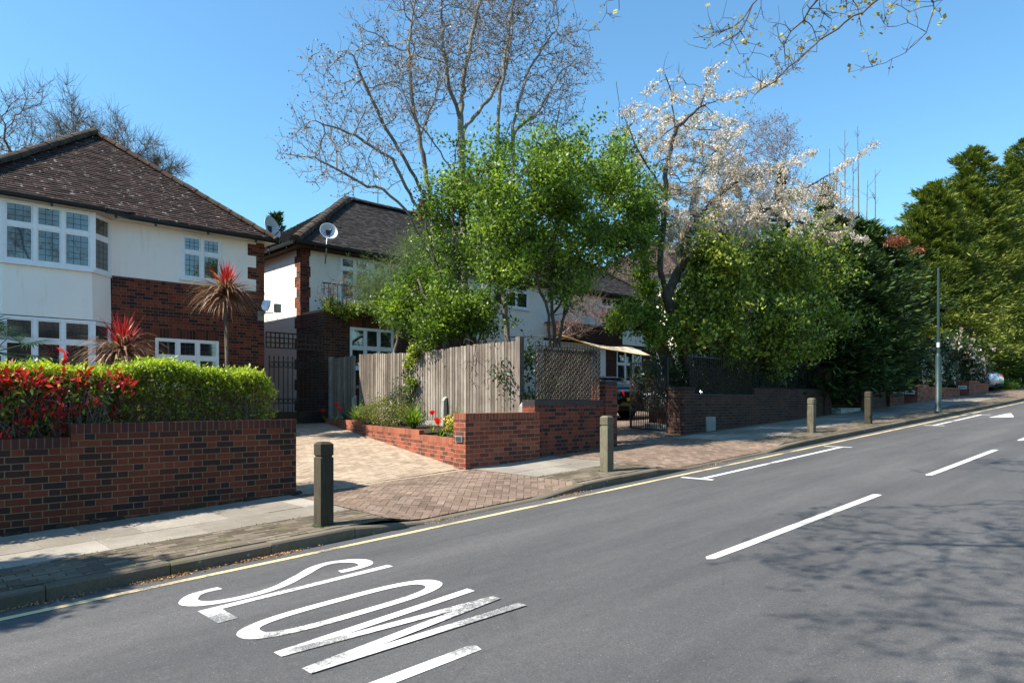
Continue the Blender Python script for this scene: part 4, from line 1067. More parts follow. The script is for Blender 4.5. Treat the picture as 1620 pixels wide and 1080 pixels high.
# gate step, second pier, taller wall
t = thing('brick_wall', 'taller dark brick wall and pier right of the garden gate step', 'wall', (27, 9.4, -.3))
mb = MB(); mb.box(25.7, 26.6, 9.2, 9.8, -.8, 1.35); mb.box(26.601, 28.6, 9.35, 9.6, -.8, 1.15); mb.build('wall', M['brick_brown'], t)
mb = MB(); mb.box(25.66, 26.64, 9.16, 9.84, 1.351, 1.42); mb.build('coping', M['tile_dark'], t)
mb = MB(); mb.box(23.9, 25.6, 9.2, 9.6, -.5, -.26); o = mb.build('door_step', M['white_block'], bevel=.01); tag(o, 'white painted step at the dark garden gateway', 'step')
t = thing('garden_gate', 'dark garden gate set back behind the white step', 'gate', (24.7, 9.7, -.3))
mb = MB()
for i in range(12): mb.box(23.75 + i * .16, 23.75 + i * .16 + .15, 9.68, 9.71, -.3, 1.5)
mb.build('boards', M['oak_dark'], t); mb = MB(); mb.box(23.72, 25.68, 9.72, 9.76, 0, .1); mb.box(23.72, 25.68, 9.72, 9.76, 1.1, 1.2); mb.build('ledges', M['oak_dark'], t)
t = thing('brick_wall', 'short low pinkish brick wall at the foot of the round clipped bush', 'wall', (29.3, 9.3, -.2))
mb = MB(); mb.box(28.65, 30.3, 9.25, 9.5, -.6, .27); mb.build('wall', M['brick_house'], t); mb = MB(); mb.box(28.64, 30.31, 9.24, 9.51, .271, .32); mb.build('coping', M['concrete'], t)
def planter(label, x0, xp, x1, zt):
    t = thing('planter_wall', label, 'planter wall', ((x0 + x1) / 2, 9.4, -.2)); mb = MB()
    mb.box(x0, xp, 9.15, 9.7, -.5, zt + .05); mb.box(xp + .001, x1, 9.2, 9.45, -.5, zt - .03); mb.build('wall', M['brick_orange'], t)
    mb = MB(); mb.box(x0 - .03, xp + .03, 9.12, 9.73, zt + .051, zt + .1); mb.box(xp + .032, x1, 9.17, 9.48, zt - .029, zt + .02); mb.build('coping', M['terracotta'], t)
    mb = MB(); mb.box(x0 - .03, x0 - .001, 9.25, 9.6, zt - .3, zt - .14); p = mb.build('name_plate', M['plate_white'], t)
    mb = MB(); mb.box(x0 - .036, x0 - .031, 9.29, 9.56, zt - .24, zt - .2); mb.build('lettering', M['lead'], p)
planter('long orange brick planter with white name plate behind the lamp post', 31.6, 33.0, 38.0, .55)
planter('short orange brick planter with white name plate beside the silver car', 39.4, 41.2, 43.4, .85)

# bollards
def bollard(label, x, y, h, m, lean=(0, 0)):
    z0 = gz(x, y); t = thing('bollard', label, 'bollard', (x, y, z0), 'wooden bollards along the kerb')
    w = .077; mb = MB(); g = h - .17
    def ring(r, z, k=0): return [(x - r + lean[0] * z, y - r + lean[1] * z, z0 + z), (x + r + lean[0] * z, y - r + lean[1] * z, z0 + z), (x + r + lean[0] * z, y + r + lean[1] * z, z0 + z), (x - r + lean[0] * z, y + r + lean[1] * z, z0 + z)]
    lv = [(w, -.1), (w, g), (w - .012, g + .006), (w - .012, g + .02), (w, g + .026), (w, h - .025), (w - .03, h)]
    V = []; [V.extend(ring(r, z)) for r, z in lv]
    fs = [(i * 4 + k, i * 4 + (k + 1) % 4, (i + 1) * 4 + (k + 1) % 4, (i + 1) * 4 + k) for i in range(len(lv) - 1) for k in range(4)] + [tuple(range(len(V) - 4, len(V)))]
    mb.add(V, fs); mb.build('post', m, t, bevel=.006)
    mb = MB()
    for k in range(14): a = random.uniform(0, 6.28); r = random.uniform(.085, .15); px, py = x + r * math.cos(a), y + r * math.sin(a); mb.lathe([(.0, .012), (.018, .008), (.026, 0)], (px, py, gz(px, py) + .004), 6)
    mb.build('moss_tufts', M['leaf_dark'], t, fix=False); return t
bollard('dark stained wooden bollard nearest the camera at the left end', 3.69, 6.81, .9, M['oak_dark'])
bollard('grey weathered bollard in front of the red brick wall', 8.67, 6.93, .88, M['oak'])
bollard('pale peeling bollard in dappled shade, third along the kerb', 16.6, 7.08, .83, M['oak'], (.02, 0))
bollard('dark bollard in full shade, farthest along the kerb', 19.84, 6.93, .87, M['oak_dark'])
# lamp post
x, y = 25.4, 6.75; z0 = gz(x, y); t = thing('lamp_post', 'dark green lamp column with thick base in front of the white camellia', 'lamp post', (x, y, z0))
mb = MB(); mb.lathe([(.0, -.02), (.12, -.02), (.12, .04), (.088, .06), (.088, 1.78), (.075, 1.84), (.05, 1.9)], (x, y, z0), 16); mb.build('base', M['lamp_green'], t, fix=False)
mb = MB(); mb.lathe([(.042, 1.88), (.038, 3.9), (.034, 4.6), (.03, 4.64), (.0, 4.64)], (x, y, z0), 12); mb.build('column', M['lamp_green'], t, fix=False)
mb = MB(); mb.box(x - .085, x - .0, y - .093, y - .087, z0 + .5, z0 + .95); mb.build('access_door', M['lamp_green'], t)
mb = MB(); mb.lathe([(.046, 2.1), (.046, 2.25)], (x, y, z0), 12); mb.build('reflective_band', M['plate_white'], t, fix=False)

# cars: local frame, nose along +X
def car(label, loc, rz, paint, suv=0.0):
    t = thing('parked_car', label, 'car', loc); s = 1 + suv * .12; H = 1.44 + suv * .18
    def loft(st, m, name, parent, nseg=16, pw=.35):
        mb = MB(); vs = []
        for (x, hw, zl, zh) in st:
            for k in range(nseg):
                a = 2 * math.pi * k / nseg; cx, cz = math.cos(a), math.sin(a)
                vs.append((x, hw * math.copysign(abs(cx) ** pw, cx), (zl + zh) / 2 + (zh - zl) / 2 * math.copysign(abs(cz) ** pw, cz)))
        n = len(st); fs = [(i * nseg + k, i * nseg + (k + 1) % nseg, (i + 1) * nseg + (k + 1) % nseg, (i + 1) * nseg + k) for i in range(n - 1) for k in range(nseg)]
        fs += [tuple(range(nseg)), tuple(range((n - 1) * nseg, n * nseg))[::-1]]
        mb.add(vs, fs, True); o = world_part(mb, name, m, parent); return o
    def world_part(mb, name, m, parent, **k):
        mb.v = [(p[0] + loc[0], p[1] + loc[1], p[2] + loc[2]) for p in mb.v]; return mb.build(name, m, parent, **k)
    L = 2.15
    body = loft([(-L, .62, .45, .8), (-L + .08, .78, .3, .98), (-L + .4, .87, .22, 1.0 + suv * .08), (-1.0, .89, .2, .98 + suv * .08), (0, .9, .2, .93 + suv * .08), (.9, .89, .2, .93 + suv * .06), (1.5, .87, .22, .84), (1.95, .8, .26, .74), (L + .02, .66, .32, .62)], paint, 'body', t)
    loft([(-L + .12, .6, .9, 1.0), (-1.75, .68, .9, 1.18), (-1.35, .7, .9, H - .1), (-1.0, .69, .9, H - .045), (0, .69, .9, H - .03), (.35, .67, .9, H - .09), (.75, .66, .88, H - .28), (1.25, .62, .86, .93)], M['car_glass'], 'windows', body, pw=.45)
    loft([(-1.42, .6, H - .13, H - .06), (-1.0, .62, H - .09, H), (-.3, .63, H - .08, H + .02), (.3, .6, H - .1, H - .03), (.5, .56, H - .17, H - .12)], paint, 'roof', body, pw=.5)
    mb = MB()
    for sgn in (1, -1):
        for (a, b) in (((1.2, .7 * sgn, .95), (.42, .64 * sgn, H - .08)), ((-.25, .715 * sgn, .93), (-.3, .66 * sgn, H - .05)), ((-1.75, .7 * sgn, .96), (-1.15, .65 * sgn, H - .06))): q_ = MB(); q_.bar(a, b, .07, .05); world_part(q_, 'pillar', paint, body)
        mb = MB(); mb.hexa([(.75, .78 * sgn, .93), (.95, .78 * sgn, .93), (.95, .99 * sgn, .95), (.75, .99 * sgn, .95), (.78, .78 * sgn, 1.03), (.93, .78 * sgn, 1.03), (.93, .98 * sgn, 1.06), (.78, .98 * sgn, 1.06)]); world_part(mb, 'door_mirror', paint, body)
    for sx in (-1.3, 1.32):
        for sgn in (1, -1):
            mb = MB(); ar = mb.lathe([(.0, 0), (.375, 0), (.375, .02), (.0, .02)], (sx, .905 * sgn - (.02 if sgn > 0 else 0), .34), 24, Vector((0, 1, 0))); world_part(mb, 'wheel_arch', M['tyre'], body)
            mb = MB(); c = (sx, .70 * sgn, .33); ax = Vector((0, sgn, 0)); mb.lathe([(.2, 0), (.3, 0), (.325, .03), (.325, .19), (.3, .22), (.21, .222), (.2, .2), (.2, 0)], c, 24, ax); w = world_part(mb, 'wheel', M['tyre'], t, fix=False)
            mb = MB(); mb.lathe([(.21, .21), (.2, .215), (.185, .19), (.185, .12)], c, 24, ax)
            for q in range(5):
                a = q * 2 * math.pi / 5; cy = c[1] + sgn * .2; mb.bar((c[0] + .03 * math.cos(a), cy, c[2] + .03 * math.sin(a)), (c[0] + .195 * math.cos(a), cy, c[2] + .195 * math.sin(a)), .05, .03)
            mb.lathe([(0, .225), (.05, .22), (.05, .15)], c, 10, ax); world_part(mb, 'rim', M['rim'], w, fix=False)
    for sgn in (1, -1):
        mb = MB(); y0, y1 = (.42 * sgn, .885 * sgn); mb.hexa([(-L - .02, y0, .76), (-L + .42, y1, .78), (-L + .3, y1 * .8, .8), (-L + .1, y0, .78), (-L + .0, y0, .93), (-L + .44, y1, .95), (-L + .3, y1 * .8, .95), (-L + .1, y0, .95)])
        world_part(mb, 'tail_lamp', M['lamp_red'], body)
        mb = MB(); mb.hexa([(L - .25, .8 * sgn, .6), (L - .02, .55 * sgn, .6), (L - .1, .5 * sgn, .6), (L - .3, .7 * sgn, .6), (L - .35, .8 * sgn, .72), (L - .1, .55 * sgn, .7), (L - .2, .5 * sgn, .7), (L - .4, .7 * sgn, .72)]); world_part(mb, 'head_lamp', M['plate_white'], body)
    mb = MB(); mb.box(-L - .02, -L + .1, -.26, .26, .6, .71); world_part(mb, 'number_plate', M['plate_y'], body)
    mb = MB(); mb.box(-L - .0, -L + .3, -.7, .7, .28, .45); world_part(mb, 'bumper', M['tyre'], body, bevel=.03)
    t.rotation_euler = (0, 0, rz); return t
car('black car with red tail lamps parked nose-in on the shaded middle drive', (18.5, 15.9, -.62), R(90), M['car_black'])
car('silver car parked nose-in beside the white camellia at the far drive', (45.9, 11.3, .48), R(88), M['car_silver'], 1)
car('pale blue car half hidden behind the red and green hedge', (1.6, 12.3, -1.28), R(0), M['car_blue'])
car('white silver car seen through the laths of the open drive gate', (24.3, 15.2, -.5), R(100), M['car_silver'])

# cream awning over the drive
a, b = at(888, 530, 15.5), at(1030, 562, 14.2); t = thing('awning', 'sagging cream canvas awning with ochre hem above the black car', 'awning', a)
mb = MB(); n = 12; vs = []
for i in range(n + 1):
    k = i / n; x = a[0] + (b[0] - a[0]) * k; y = a[1] + (b[1] - a[1]) * k; z = a[2] + (b[2] - a[2]) * k - .12 * math.sin(math.pi * k)
    w = .2 + .6 * k
    for j in range(5): q = j / 4; vs.append((x - .1 * q, y + w * q, z + (.06 + .26 * k) * q + .015 * math.sin(3 * q + i)))
    for j in range(5): q = j / 4; vs.append((x - .1 * q, y + w * q, z + (.06 + .26 * k) * q + .015 * math.sin(3 * q + i) - .02))
fs = []
for i in range(n):
    for j in range(4): A0 = i * 10 + j; fs += [(A0, A0 + 1, A0 + 11, A0 + 10), (A0 + 5, A0 + 15, A0 + 16, A0 + 6)]
    fs += [(i * 10, i * 10 + 10, i * 10 + 15, i * 10 + 5), (i * 10 + 4, i * 10 + 9, i * 10 + 19, i * 10 + 14)]
mb.add(vs, fs, True); mb.build('canvas', M['awning'], t)
mb = MB(); mb.tube([vs[i * 10][:2] + (vs[i * 10][2] - .01,) for i in range(n + 1)], .02, 6); mb.build('hem', M['awning_edge'], t, fix=False)
mb = MB(); mb.tube([b, (b[0], b[1], gz(b[0], b[1]))], .03, 6); mb.build('support_pole', M['iron'], t, fix=False); mb = MB(); mb.tube([a, (a[0], a[1] + 2.6, a[2] + .1)], .02, 6); mb.build('wall_stay', M['iron'], t, fix=False)
# debris in the gutter
P = []
for (u, v, n, sx) in ((265, 912, 260, .22), (430, 872, 420, .3), (700, 815, 90, .3), (905, 795, 120, .3), (330, 900, 150, .5), (60, 975, 160, .5), (1130, 745, 60, .4)):
    X = None
    for _ in range(n):
        yy = 6.43 - abs(rng.normal(0, .035)); a_ = (u - 810) / 1100; dx, dy = math.cos(TH) + math.sin(TH) * a_, math.sin(TH) - math.cos(TH) * a_
        xx = 6.42 * dx / dy + rng.normal(0, sx * .6); P.append((xx, yy, zr(xx) + .004 + rng.random() * .012))
P = np.array(P); holder = thing('blossom_debris', 'orange brown blossom litter gathered along the kerb', 'litter', (0, 6.4, -1.5))
A = rdir(len(P), (0, 0, 0)); A[:, 2] *= .3; A = unit(A); o = quads('debris', P, A, sideof(A), M['debris'], holder, .02, .012)
o.parent = None; o.location = (0, 6.4, -1.5); bpy.data.objects.remove(holder); o.name = 'blossom_litter'; tag(o, kind='stuff')

# ================================================================ vegetation
def E3(u, v, Y, rx, ry, rz): p = at(u, v, Y); return (p[0], p[1], p[2], rx, ry, rz)
def rot_ell(e, ax=0): return e
def twig_buds(name, pos, par, rad, thr, count, m, parent, per=4, spread=.03, L=.03, W=.018, side=None):
    c = np.where((rad < thr) & (par >= 0))[0]
    pick = rng.choice(c, count); t = rng.random((count, 1)); P = pos[pick] * t + pos[par[pick]] * (1 - t)
    return leaves(name, P, per, spread, m, parent, L, W, (0, 0, .3))
def tree(name, label, cat, stems, ells, natt, base, bark, r0=.007, rmax=.12, step=.2, di=2.2, dk=.4, trop=(0, 0, .08), shell=.3, jit=.2, att=None, group=None, cap=9000, twigs=0, tl=(.12, .35), tr=.004, zmin=None, lump=.25, e=2.3):
    t = thing(name, label, cat, base, group)
    A = ell_pts(ells, natt, shell, lump, zmin) if att is None else att
    pos, par = colonize(stems, A, step, di, dk, 110, trop, jit, cap)
    rad = radii(pos, par, r0, e, rmax)
    tw = mk_twigs(pos, par, rad, r0 * 2.2, twigs, tl, tr) if twigs else None
    skel_mesh('branches', pos, par, rad, bark, t, tw)
    return t, pos, par, rad, A, tw
def line(Y, *uv): return [at(u, v, Y if not isinstance(Y, tuple) else Y[0] + (Y[1] - Y[0]) * i / (len(uv) - 1)) for i, (u, v) in enumerate(uv)]
def tw_tips(tw):
    return np.array([np.array(a) + np.array(d) * l + np.array((0, 0, l * .12)) for a, d, l, r in tw]), np.array([np.array(a) + np.array(d) * l * .5 for a, d, l, r in tw])

# ---- bare pale trees behind the fence
def bare(label, stems, ells, n, base, rmax, tw=1900):
    n = int(n * 1.15)
    t, pos, par, rad, A, T = tree('bare_tree', label, 'tree', stems, ells, n, base, M['bark_pale'], r0=.0075, rmax=rmax, step=.19, di=1.8, dk=.34, trop=(0, 0, .12), jit=.4, group='bare pale-barked trees behind the wooden fence', twigs=tw, tl=(.12, .4), tr=.006, cap=9000, e=2.2)
    tips, mids = tw_tips(T); leaves('buds', tips, 2, .02, M['bud'], t, .05, .03)
    return t, pos, par, rad
bA = bare('tall bare pale tree leaning left over the driveway and garden gates',
     [line(14.6, (706, 560), (694, 440), (682, 320), (664, 220), (650, 150), (646, 80), (655, 10), (664, -50)),
      line((14.6, 15.2), (694, 440), (668, 380), (640, 330), (606, 300), (570, 290), (520, 262)),
      line((14.6, 14.0), (682, 330), (650, 270), (610, 200), (580, 140), (560, 90)),
      line((14.6, 13.6), (700, 480), (672, 350), (620, 250), (560, 215), (500, 190)),
      line((14.6, 15.6), (664, 220), (690, 150), (700, 80), (690, 10))],
     [E3(575, 170, 14.6, 1.5, 1.8, 1.5), E3(640, 60, 14.4, 1.3, 1.6, 1.6), E3(505, 245, 14.8, 1.0, 1.3, .75), E3(560, 260, 14.2, 1.2, 1.5, .8), E3(660, 130, 14.9, 1.0, 1.5, 1.5)], 2100, (11.0, 14.6, -1.0), .085)
bB = bare('tall bare pale tree in the middle with a straight white trunk',
     [line(14.0, (738, 560), (734, 400), (732, 300), (729, 190), (733, 120), (748, 50), (762, -10), (775, -70)),
      line((14, 13.3), (729, 195), (712, 140), (700, 60), (695, -30)), line((14, 14.8), (729, 210), (770, 160), (800, 110), (812, 30)),
      line((14, 13.2), (732, 300), (690, 230), (650, 180), (630, 120))],
     [E3(745, 20, 14, 1.4, 1.7, 1.9), E3(700, 90, 13.6, 1.1, 1.5, 1.4), E3(790, 60, 14.5, 1.2, 1.5, 1.5)], 1500, (11.9, 14.0, -1.0), .095)
bC = bare('bare multi-stemmed tree with one snapped pole, right of the others',
     [line(13.4, (806, 560), (792, 420), (786, 250), (790, 160), (800, 80), (812, 0), (820, -60)), line((13.4, 13), (792, 420), (812, 300), (812, 200), (832, 120), (862, 70), (884, 40)),
      line((13.4, 14.2), (800, 480), (840, 360), (872, 250), (888, 150), (899, 95), (901, 42)), line((13.4, 13.8), (812, 210), (850, 180), (890, 110), (935, 90))],
     [E3(850, 90, 13.3, 1.25, 1.6, 1.3), E3(805, 10, 13.6, 1.1, 1.5, 1.4), E3(905, 120, 13.8, .8, 1.0, .6), E3(860, 170, 13.2, 1.2, 1.2, .8)], 1700, (12.6, 13.4, -1.0), .075)
# ---- leafy crowns
def leafy(name, label, cat, ells, base, bark, leafm, nclump, per, spread, L, W, stems=None, shell=.45, rmax=.1, natt=500, zmin=None, lump=.3, bias=(0, 0, .35), rn=None, out=.3, step=.25, part_name='foliage', group=None, flat=.8, light=None, r0=.008, sup=.17, shoots=.14):
    ns_ = max(6, int(nclump / 22)); sc_ = ell_pts(ells, ns_, shell, lump, zmin); sig = sup * np.mean([e[3] for e in ells])
    k = int(nclump * .72); cl = np.concatenate([sc_[rng.integers(0, len(sc_), k)] + rng.normal(0, 1, (k, 3)) * sig * np.array((1, 1, .75)), ell_pts(ells, nclump - k, shell, lump, zmin)])
    if shoots:
        cen = np.array(ells)[:, :3]; j = rng.choice(len(cl), int(len(cl) * shoots)); q = cl[j]; dd = q[:, None] - cen[None]; near = cen[np.argmin((dd ** 2).sum(2), 1)]; cl = np.concatenate([cl, near + (q - near) * rng.uniform(1.1, 1.4, (len(q), 1)) + np.array((0, 0, .05))])
    att = cl[rng.choice(len(cl), min(natt, len(cl)), replace=False)]
    if stems is None:
        c = np.mean(np.array(ells)[:, :3], 0); stems = [[base, (c[0], c[1], (base[2] + c[2]) / 2)]]
    t, pos, par, rad, A, tw = tree(name, label, cat, stems, ells, 0, base, bark, r0=r0, rmax=rmax, step=step, di=3, dk=.35, att=att, group=group, cap=5000)
    leaves(part_name, cl, per, spread, leafm, t, L, W, bias, flat, out, rndv=(rng.random(len(cl)) if rn is None else rn(cl)))
    return t, cl, pos, par, rad
leafy('leafy_tree', 'dense fresh green spring tree rising above the lath screen', 'tree',
      [E3(930, 430, 10.2, .6, .7, .4), E3(860, 400, 10.2, .7, .8, .4), E3(800, 330, 10.2, .6, .8, .8), E3(815, 400, 10.1, .45, .7, .5), E3(760, 280, 10.6, .5, .7, .4), E3(850, 300, 10.25, 0.94, 1.24, 0.94), E3(925, 290, 10.34, 0.99, 1.15, 0.99), E3(985, 300, 10.52, 0.70, 0.99, 0.70), E3(900, 380, 10.07, 0.99, 1.15, 0.66), E3(960, 380, 10.25, 0.82, 0.99, 0.58), E3(1000, 345, 10.52, 0.49, 0.74, 0.66), E3(870, 240, 10.25, 0.74, 0.82, 0.29), E3(895, 450, 9.88, 0.46, 0.58, 0.62)],
      (10.6, 10.15, -1.1), M['bark_dark'], M['leaf_fresh'], 2200, 22, .095, .07, .042, stems=[line(10.2, (880, 640), (878, 540), (872, 440), (880, 360), (890, 290), (880, 220)), line((10.2, 10.5), (880, 560), (905, 440), (940, 350), (985, 290)), line((10.2, 9.8), (878, 600), (866, 500), (840, 400), (812, 330), (770, 285)), line((10.2, 10.6), (882, 580), (895, 480), (905, 380), (925, 300)), line(10.2, (876, 500), (900, 450), (950, 400), (1000, 350))], rmax=.055, shell=.15, lump=.4, sup=.24, shoots=.28, natt=1200)
leafy('leafy_shrub', 'loose green shrub with many stems right behind the wooden fence', 'shrub',
      [E3(725, 490, 12.6, .9, .8, .5), E3(665, 475, 14.2, .8, .8, .5), E3(770, 510, 12.2, .5, .6, .4), E3(690, 520, 12.9, .7, .6, .3), E3(640, 500, 14.0, .5, .6, .4)],
      (10.9, 12.7, -1), M['bark_mid'], M['leaf_fresh'], 1000, 18, .1, .072, .042, stems=[line(12.8, (735, 600), (735, 500)), line((12.8, 12.4), (745, 580), (775, 500)), line((12.8, 13.6), (730, 570), (690, 500), (660, 440))], rmax=.05, shell=.2, lump=.4, sup=.2, shoots=.2, natt=500)
leafy('young_tree', 'thin multi-stemmed sapling with sparse green leaves among the pale trunks', 'tree',
      [E3(700, 400, 13.4, .8, .8, .7), E3(735, 320, 13.0, .8, .9, .8), E3(795, 240, 12.4, .8, .8, .6), E3(680, 330, 13.6, .5, .6, .8), E3(770, 400, 12.4, .5, .7, .9), E3(810, 430, 12.0, .5, .6, .6), E3(750, 440, 12.4, .6, .6, .6)],
      (11.4, 13.0, -1), M['bark_dark'], M['leaf_fresh'], 950, 16, .1, .07, .04, stems=[line(12.8, (742, 600), (730, 500), (722, 430), (715, 330), (720, 250)), line((12.8, 12.5), (745, 580), (770, 500), (782, 420), (792, 300), (800, 220)), line((12.8, 12.4), (750, 580), (792, 470), (812, 420), (850, 330)), line((12.8, 13.2), (735, 560), (705, 460), (675, 360), (668, 300)), line((12.8, 12.6), (760, 570), (800, 440), (795, 360), (805, 250))], rmax=.05, shell=.1, lump=.5, sup=.25, shoots=.3, natt=500)
leafy('ivy_clad_tree', 'ivy covered upright trunk beside the awning and the blossom tree', 'tree',
      [E3(1020, 430, 10.70, 0.27, 0.34, 0.86), E3(1000, 500, 10.42, 0.60, 0.60, 0.38), E3(1015, 350, 10.70, 0.34, 0.43, 0.51), E3(1040, 520, 10.23, 0.60, 0.51, 0.34)],
      (15.1, 10.7, -1), M['bark_ivy'], M['leaf_fresh'], 700, 22, .085, .07, .042, stems=[line(10.70, (1085, 640), (1050, 560), (1024, 480), (1018, 400), (1010, 300), (985, 230), (975, 130)), line(10.70, (1018, 400), (1040, 330), (1050, 260))], rmax=.17, shell=.2)
# ---- blossom tree
bs = [line(10.37, (1105, 640), (1078, 545), (1055, 470), (1044, 420), (1050, 350), (1052, 280), (1068, 205), (1108, 168), (1175, 147), (1232, 128)),
      line((10.37, 10.80), (1055, 465), (1080, 415), (1092, 350), (1100, 290), (1130, 240), (1180, 200)), line((10.37, 9.37), (1080, 415), (1130, 390), (1185, 345), (1240, 318), (1320, 272), (1390, 226)),
      line((10.37, 10.88), (1050, 300), (1010, 240), (985, 180)), line((10.37, 9.88), (1092, 350), (1160, 290), (1230, 262), (1290, 240)), line((10.37, 10.04), (1068, 205), (1062, 150), (1050, 112)), line((10.37, 10.04), (1108, 168), (1120, 120), (1145, 95)),
      line((10.37, 9.63), (1185, 345), (1260, 350), (1320, 365), (1370, 380))]
bt, bp, bpa, br, bA_, bT = tree('blossom_tree', 'white flowering cherry tree spreading above the awning and bushes', 'tree', bs,
      [E3(1090, 250, 10.51, 1.45, 1.54, 1.37), E3(1190, 300, 10.23, 1.88, 1.54, 0.86), E3(1290, 330, 9.86, 1.54, 1.20, 0.69), E3(1020, 200, 10.70, 0.69, 0.94, 0.86), E3(1130, 370, 10.23, 1.45, 1.28, 0.77), E3(1100, 140, 10.51, 0.86, 0.86, 0.38), E3(1180, 350, 10.4, 1.5, 1.2, .6), E3(1290, 365, 10.3, 1.5, 1.1, .5), E3(1060, 330, 10.6, 1.1, 1.1, .9)], 2900, (15.4, 10.4, -1), M['bark_dark'],
      r0=.007, rmax=.14, step=.2, di=2, dk=.33, trop=(.02, -.05, .04), jit=.25, twigs=1500, tl=(.1, .4), tr=.006)
c = np.where((br < .011) & (bpa >= 0))[0]; P = bp[rng.choice(c, 9500)] + rng.normal(0, .035, (9500, 3))
# blossom is thickest low and to the right, sparse at the upper left
w = np.clip(1.3 - .2 * (P[:, 2] - 2.0), .3, 1); P = P[rng.random(len(P)) < w]
leaves('blossom', P, 15, .05, M['blossom'], bt, .046, .04, (0, 0, .1)); leaves('young_leaves', P[::5], 4, .07, M['cord_brown'], bt, .05, .02)
# ---- olive green shrubs over the right wall
olive = dict(sup=.22, shoots=.25, bark=M['bark_dark'], leafm=M['leaf_holly'], shell=.4, lump=.35, rmax=.07)
leafy('evergreen_shrub', 'broad glossy olive green shrub above the left half of the shaded wall', 'shrub', [E3(1125, 490, 10.02, 1.23, 1.23, 0.99), E3(1165, 430, 10.21, 1.32, 1.23, 0.90), E3(1085, 520, 10.02, 0.76, 0.94, 0.57), E3(1190, 510, 9.83, 1.32, 1.13, 0.99), E3(1130, 420, 9.64, 0.76, 0.76, 0.47)], (17.0, 10.9, -.9), nclump=1500, per=17, spread=.11, L=.11, W=.06, group='olive shrubs', **olive)
leafy('evergreen_shrub', 'taller glossy olive green shrub under the blossom at the right of the wall', 'shrub', [E3(1255, 440, 10.11, 1.70, 1.23, 1.18), E3(1290, 500, 9.92, 1.51, 1.13, 1.13), E3(1225, 520, 9.83, 1.51, 1.04, 0.90), E3(1310, 430, 10.11, 1.04, 0.94, 1.09), E3(1240, 560, 9.64, 1.70, 0.76, 0.47), E3(1230, 410, 9.64, 0.94, 0.76, 0.66)], (21, 10.8, -.6), nclump=2100, per=17, spread=.12, L=.115, W=.062, group='olive shrubs', **olive)
leafy('evergreen_shrub', 'low dark undergrowth behind the railing on the shaded wall', 'shrub', [(16.6, 10.6, .5, 1.6, .6, .8), (19.3, 10.6, .6, 1.8, .6, .8), (22, 10.6, .7, 1.6, .6, .8)], (19, 10.6, -.8), M['bark_dark'], M['leaf_dark'], 900, 18, .11, .08, .045, rmax=.04)
leafy('evergreen_shrub', 'dark scrub behind the woven lath screen', 'shrub', [(10.5, 10.3, .3, .9, .45, .75), (11.0, 10.2, -.2, .6, .4, .7)], (10.6, 10.3, -1), M['bark_dark'], M['leaf_dark'], 260, 18, .1, .07, .04, rmax=.03)
# ---- feathery shrub near house 2
t, cl, p_, pa_, rd_ = leafy('feathery_shrub', 'feathery grey green tamarisk-like shrub against the middle house', 'shrub', [E3(615, 440, 15.6, .8, .7, .65), E3(575, 455, 16.2, .5, .5, .4), E3(655, 420, 15.4, .55, .6, .9), E3(650, 500, 15.2, .6, .6, .6)], (10.6, 15.6, -.8), M['bark_mid'], M['needle'], 700, 34, .16, .13, .006, bias=(-.2, -.3, .1), rmax=.05, lump=.2, flat=.7)
# ivy on the flat roof edge and bare vine above it
leafy('ivy', 'dark ivy spilling over the flat roof edge above the brick bay', 'ivy', [(9.9, 17.45, 2.55, .6, .25, .16), (10.8, 17.4, 2.6, .7, .25, .16), (11.6, 17.4, 2.5, .6, .25, .2)], (10.5, 17.5, 2.5), M['bark_dark'], M['leaf_holly'], 420, 14, .06, .06, .045, rmax=.015, natt=120, stems=[[(9.6, 17.5, 2.53), (12, 17.5, 2.55)]], r0=.005)
tree('bare_vine', 'tangle of bare grey vine stems on the flat roof beside the window', 'climber', [[(9.7, 17.7, 2.5), (10.4, 17.6, 2.9), (11.5, 17.5, 3.0)], [(9.8, 17.7, 2.5), (9.7, 17.5, 3.3)]], [(10.2, 17.5, 3.1, .75, .35, .45), (9.5, 17.4, 2.9, .4, .3, .35), (11.2, 17.4, 3.1, .7, .3, .3)], 420, (10.2, 17.7, 2.5), M['bark_pink'], r0=.006, rmax=.03, step=.1, di=.9, dk=.14, jit=.5, twigs=260, tl=(.08, .25))
tree('dead_climber', 'heap of brown dead climber stems on top of the garage canopy', 'climber', [[at(870, 545, 15.8), at(905, 515, 15.8), at(940, 480, 15.8)], [at(880, 540, 15.8), at(930, 520, 15.9), at(975, 510, 16)]], [E3(920, 490, 15.8, .9, .6, .6), E3(900, 520, 15.8, .8, .6, .3), E3(955, 500, 16, .7, .5, .3)], 520, (20, 16, 2), M['bark_pink'], r0=.007, rmax=.04, step=.13, di=1.2, dk=.16, jit=.5, twigs=700, tl=(.2, .6), tr=.006)
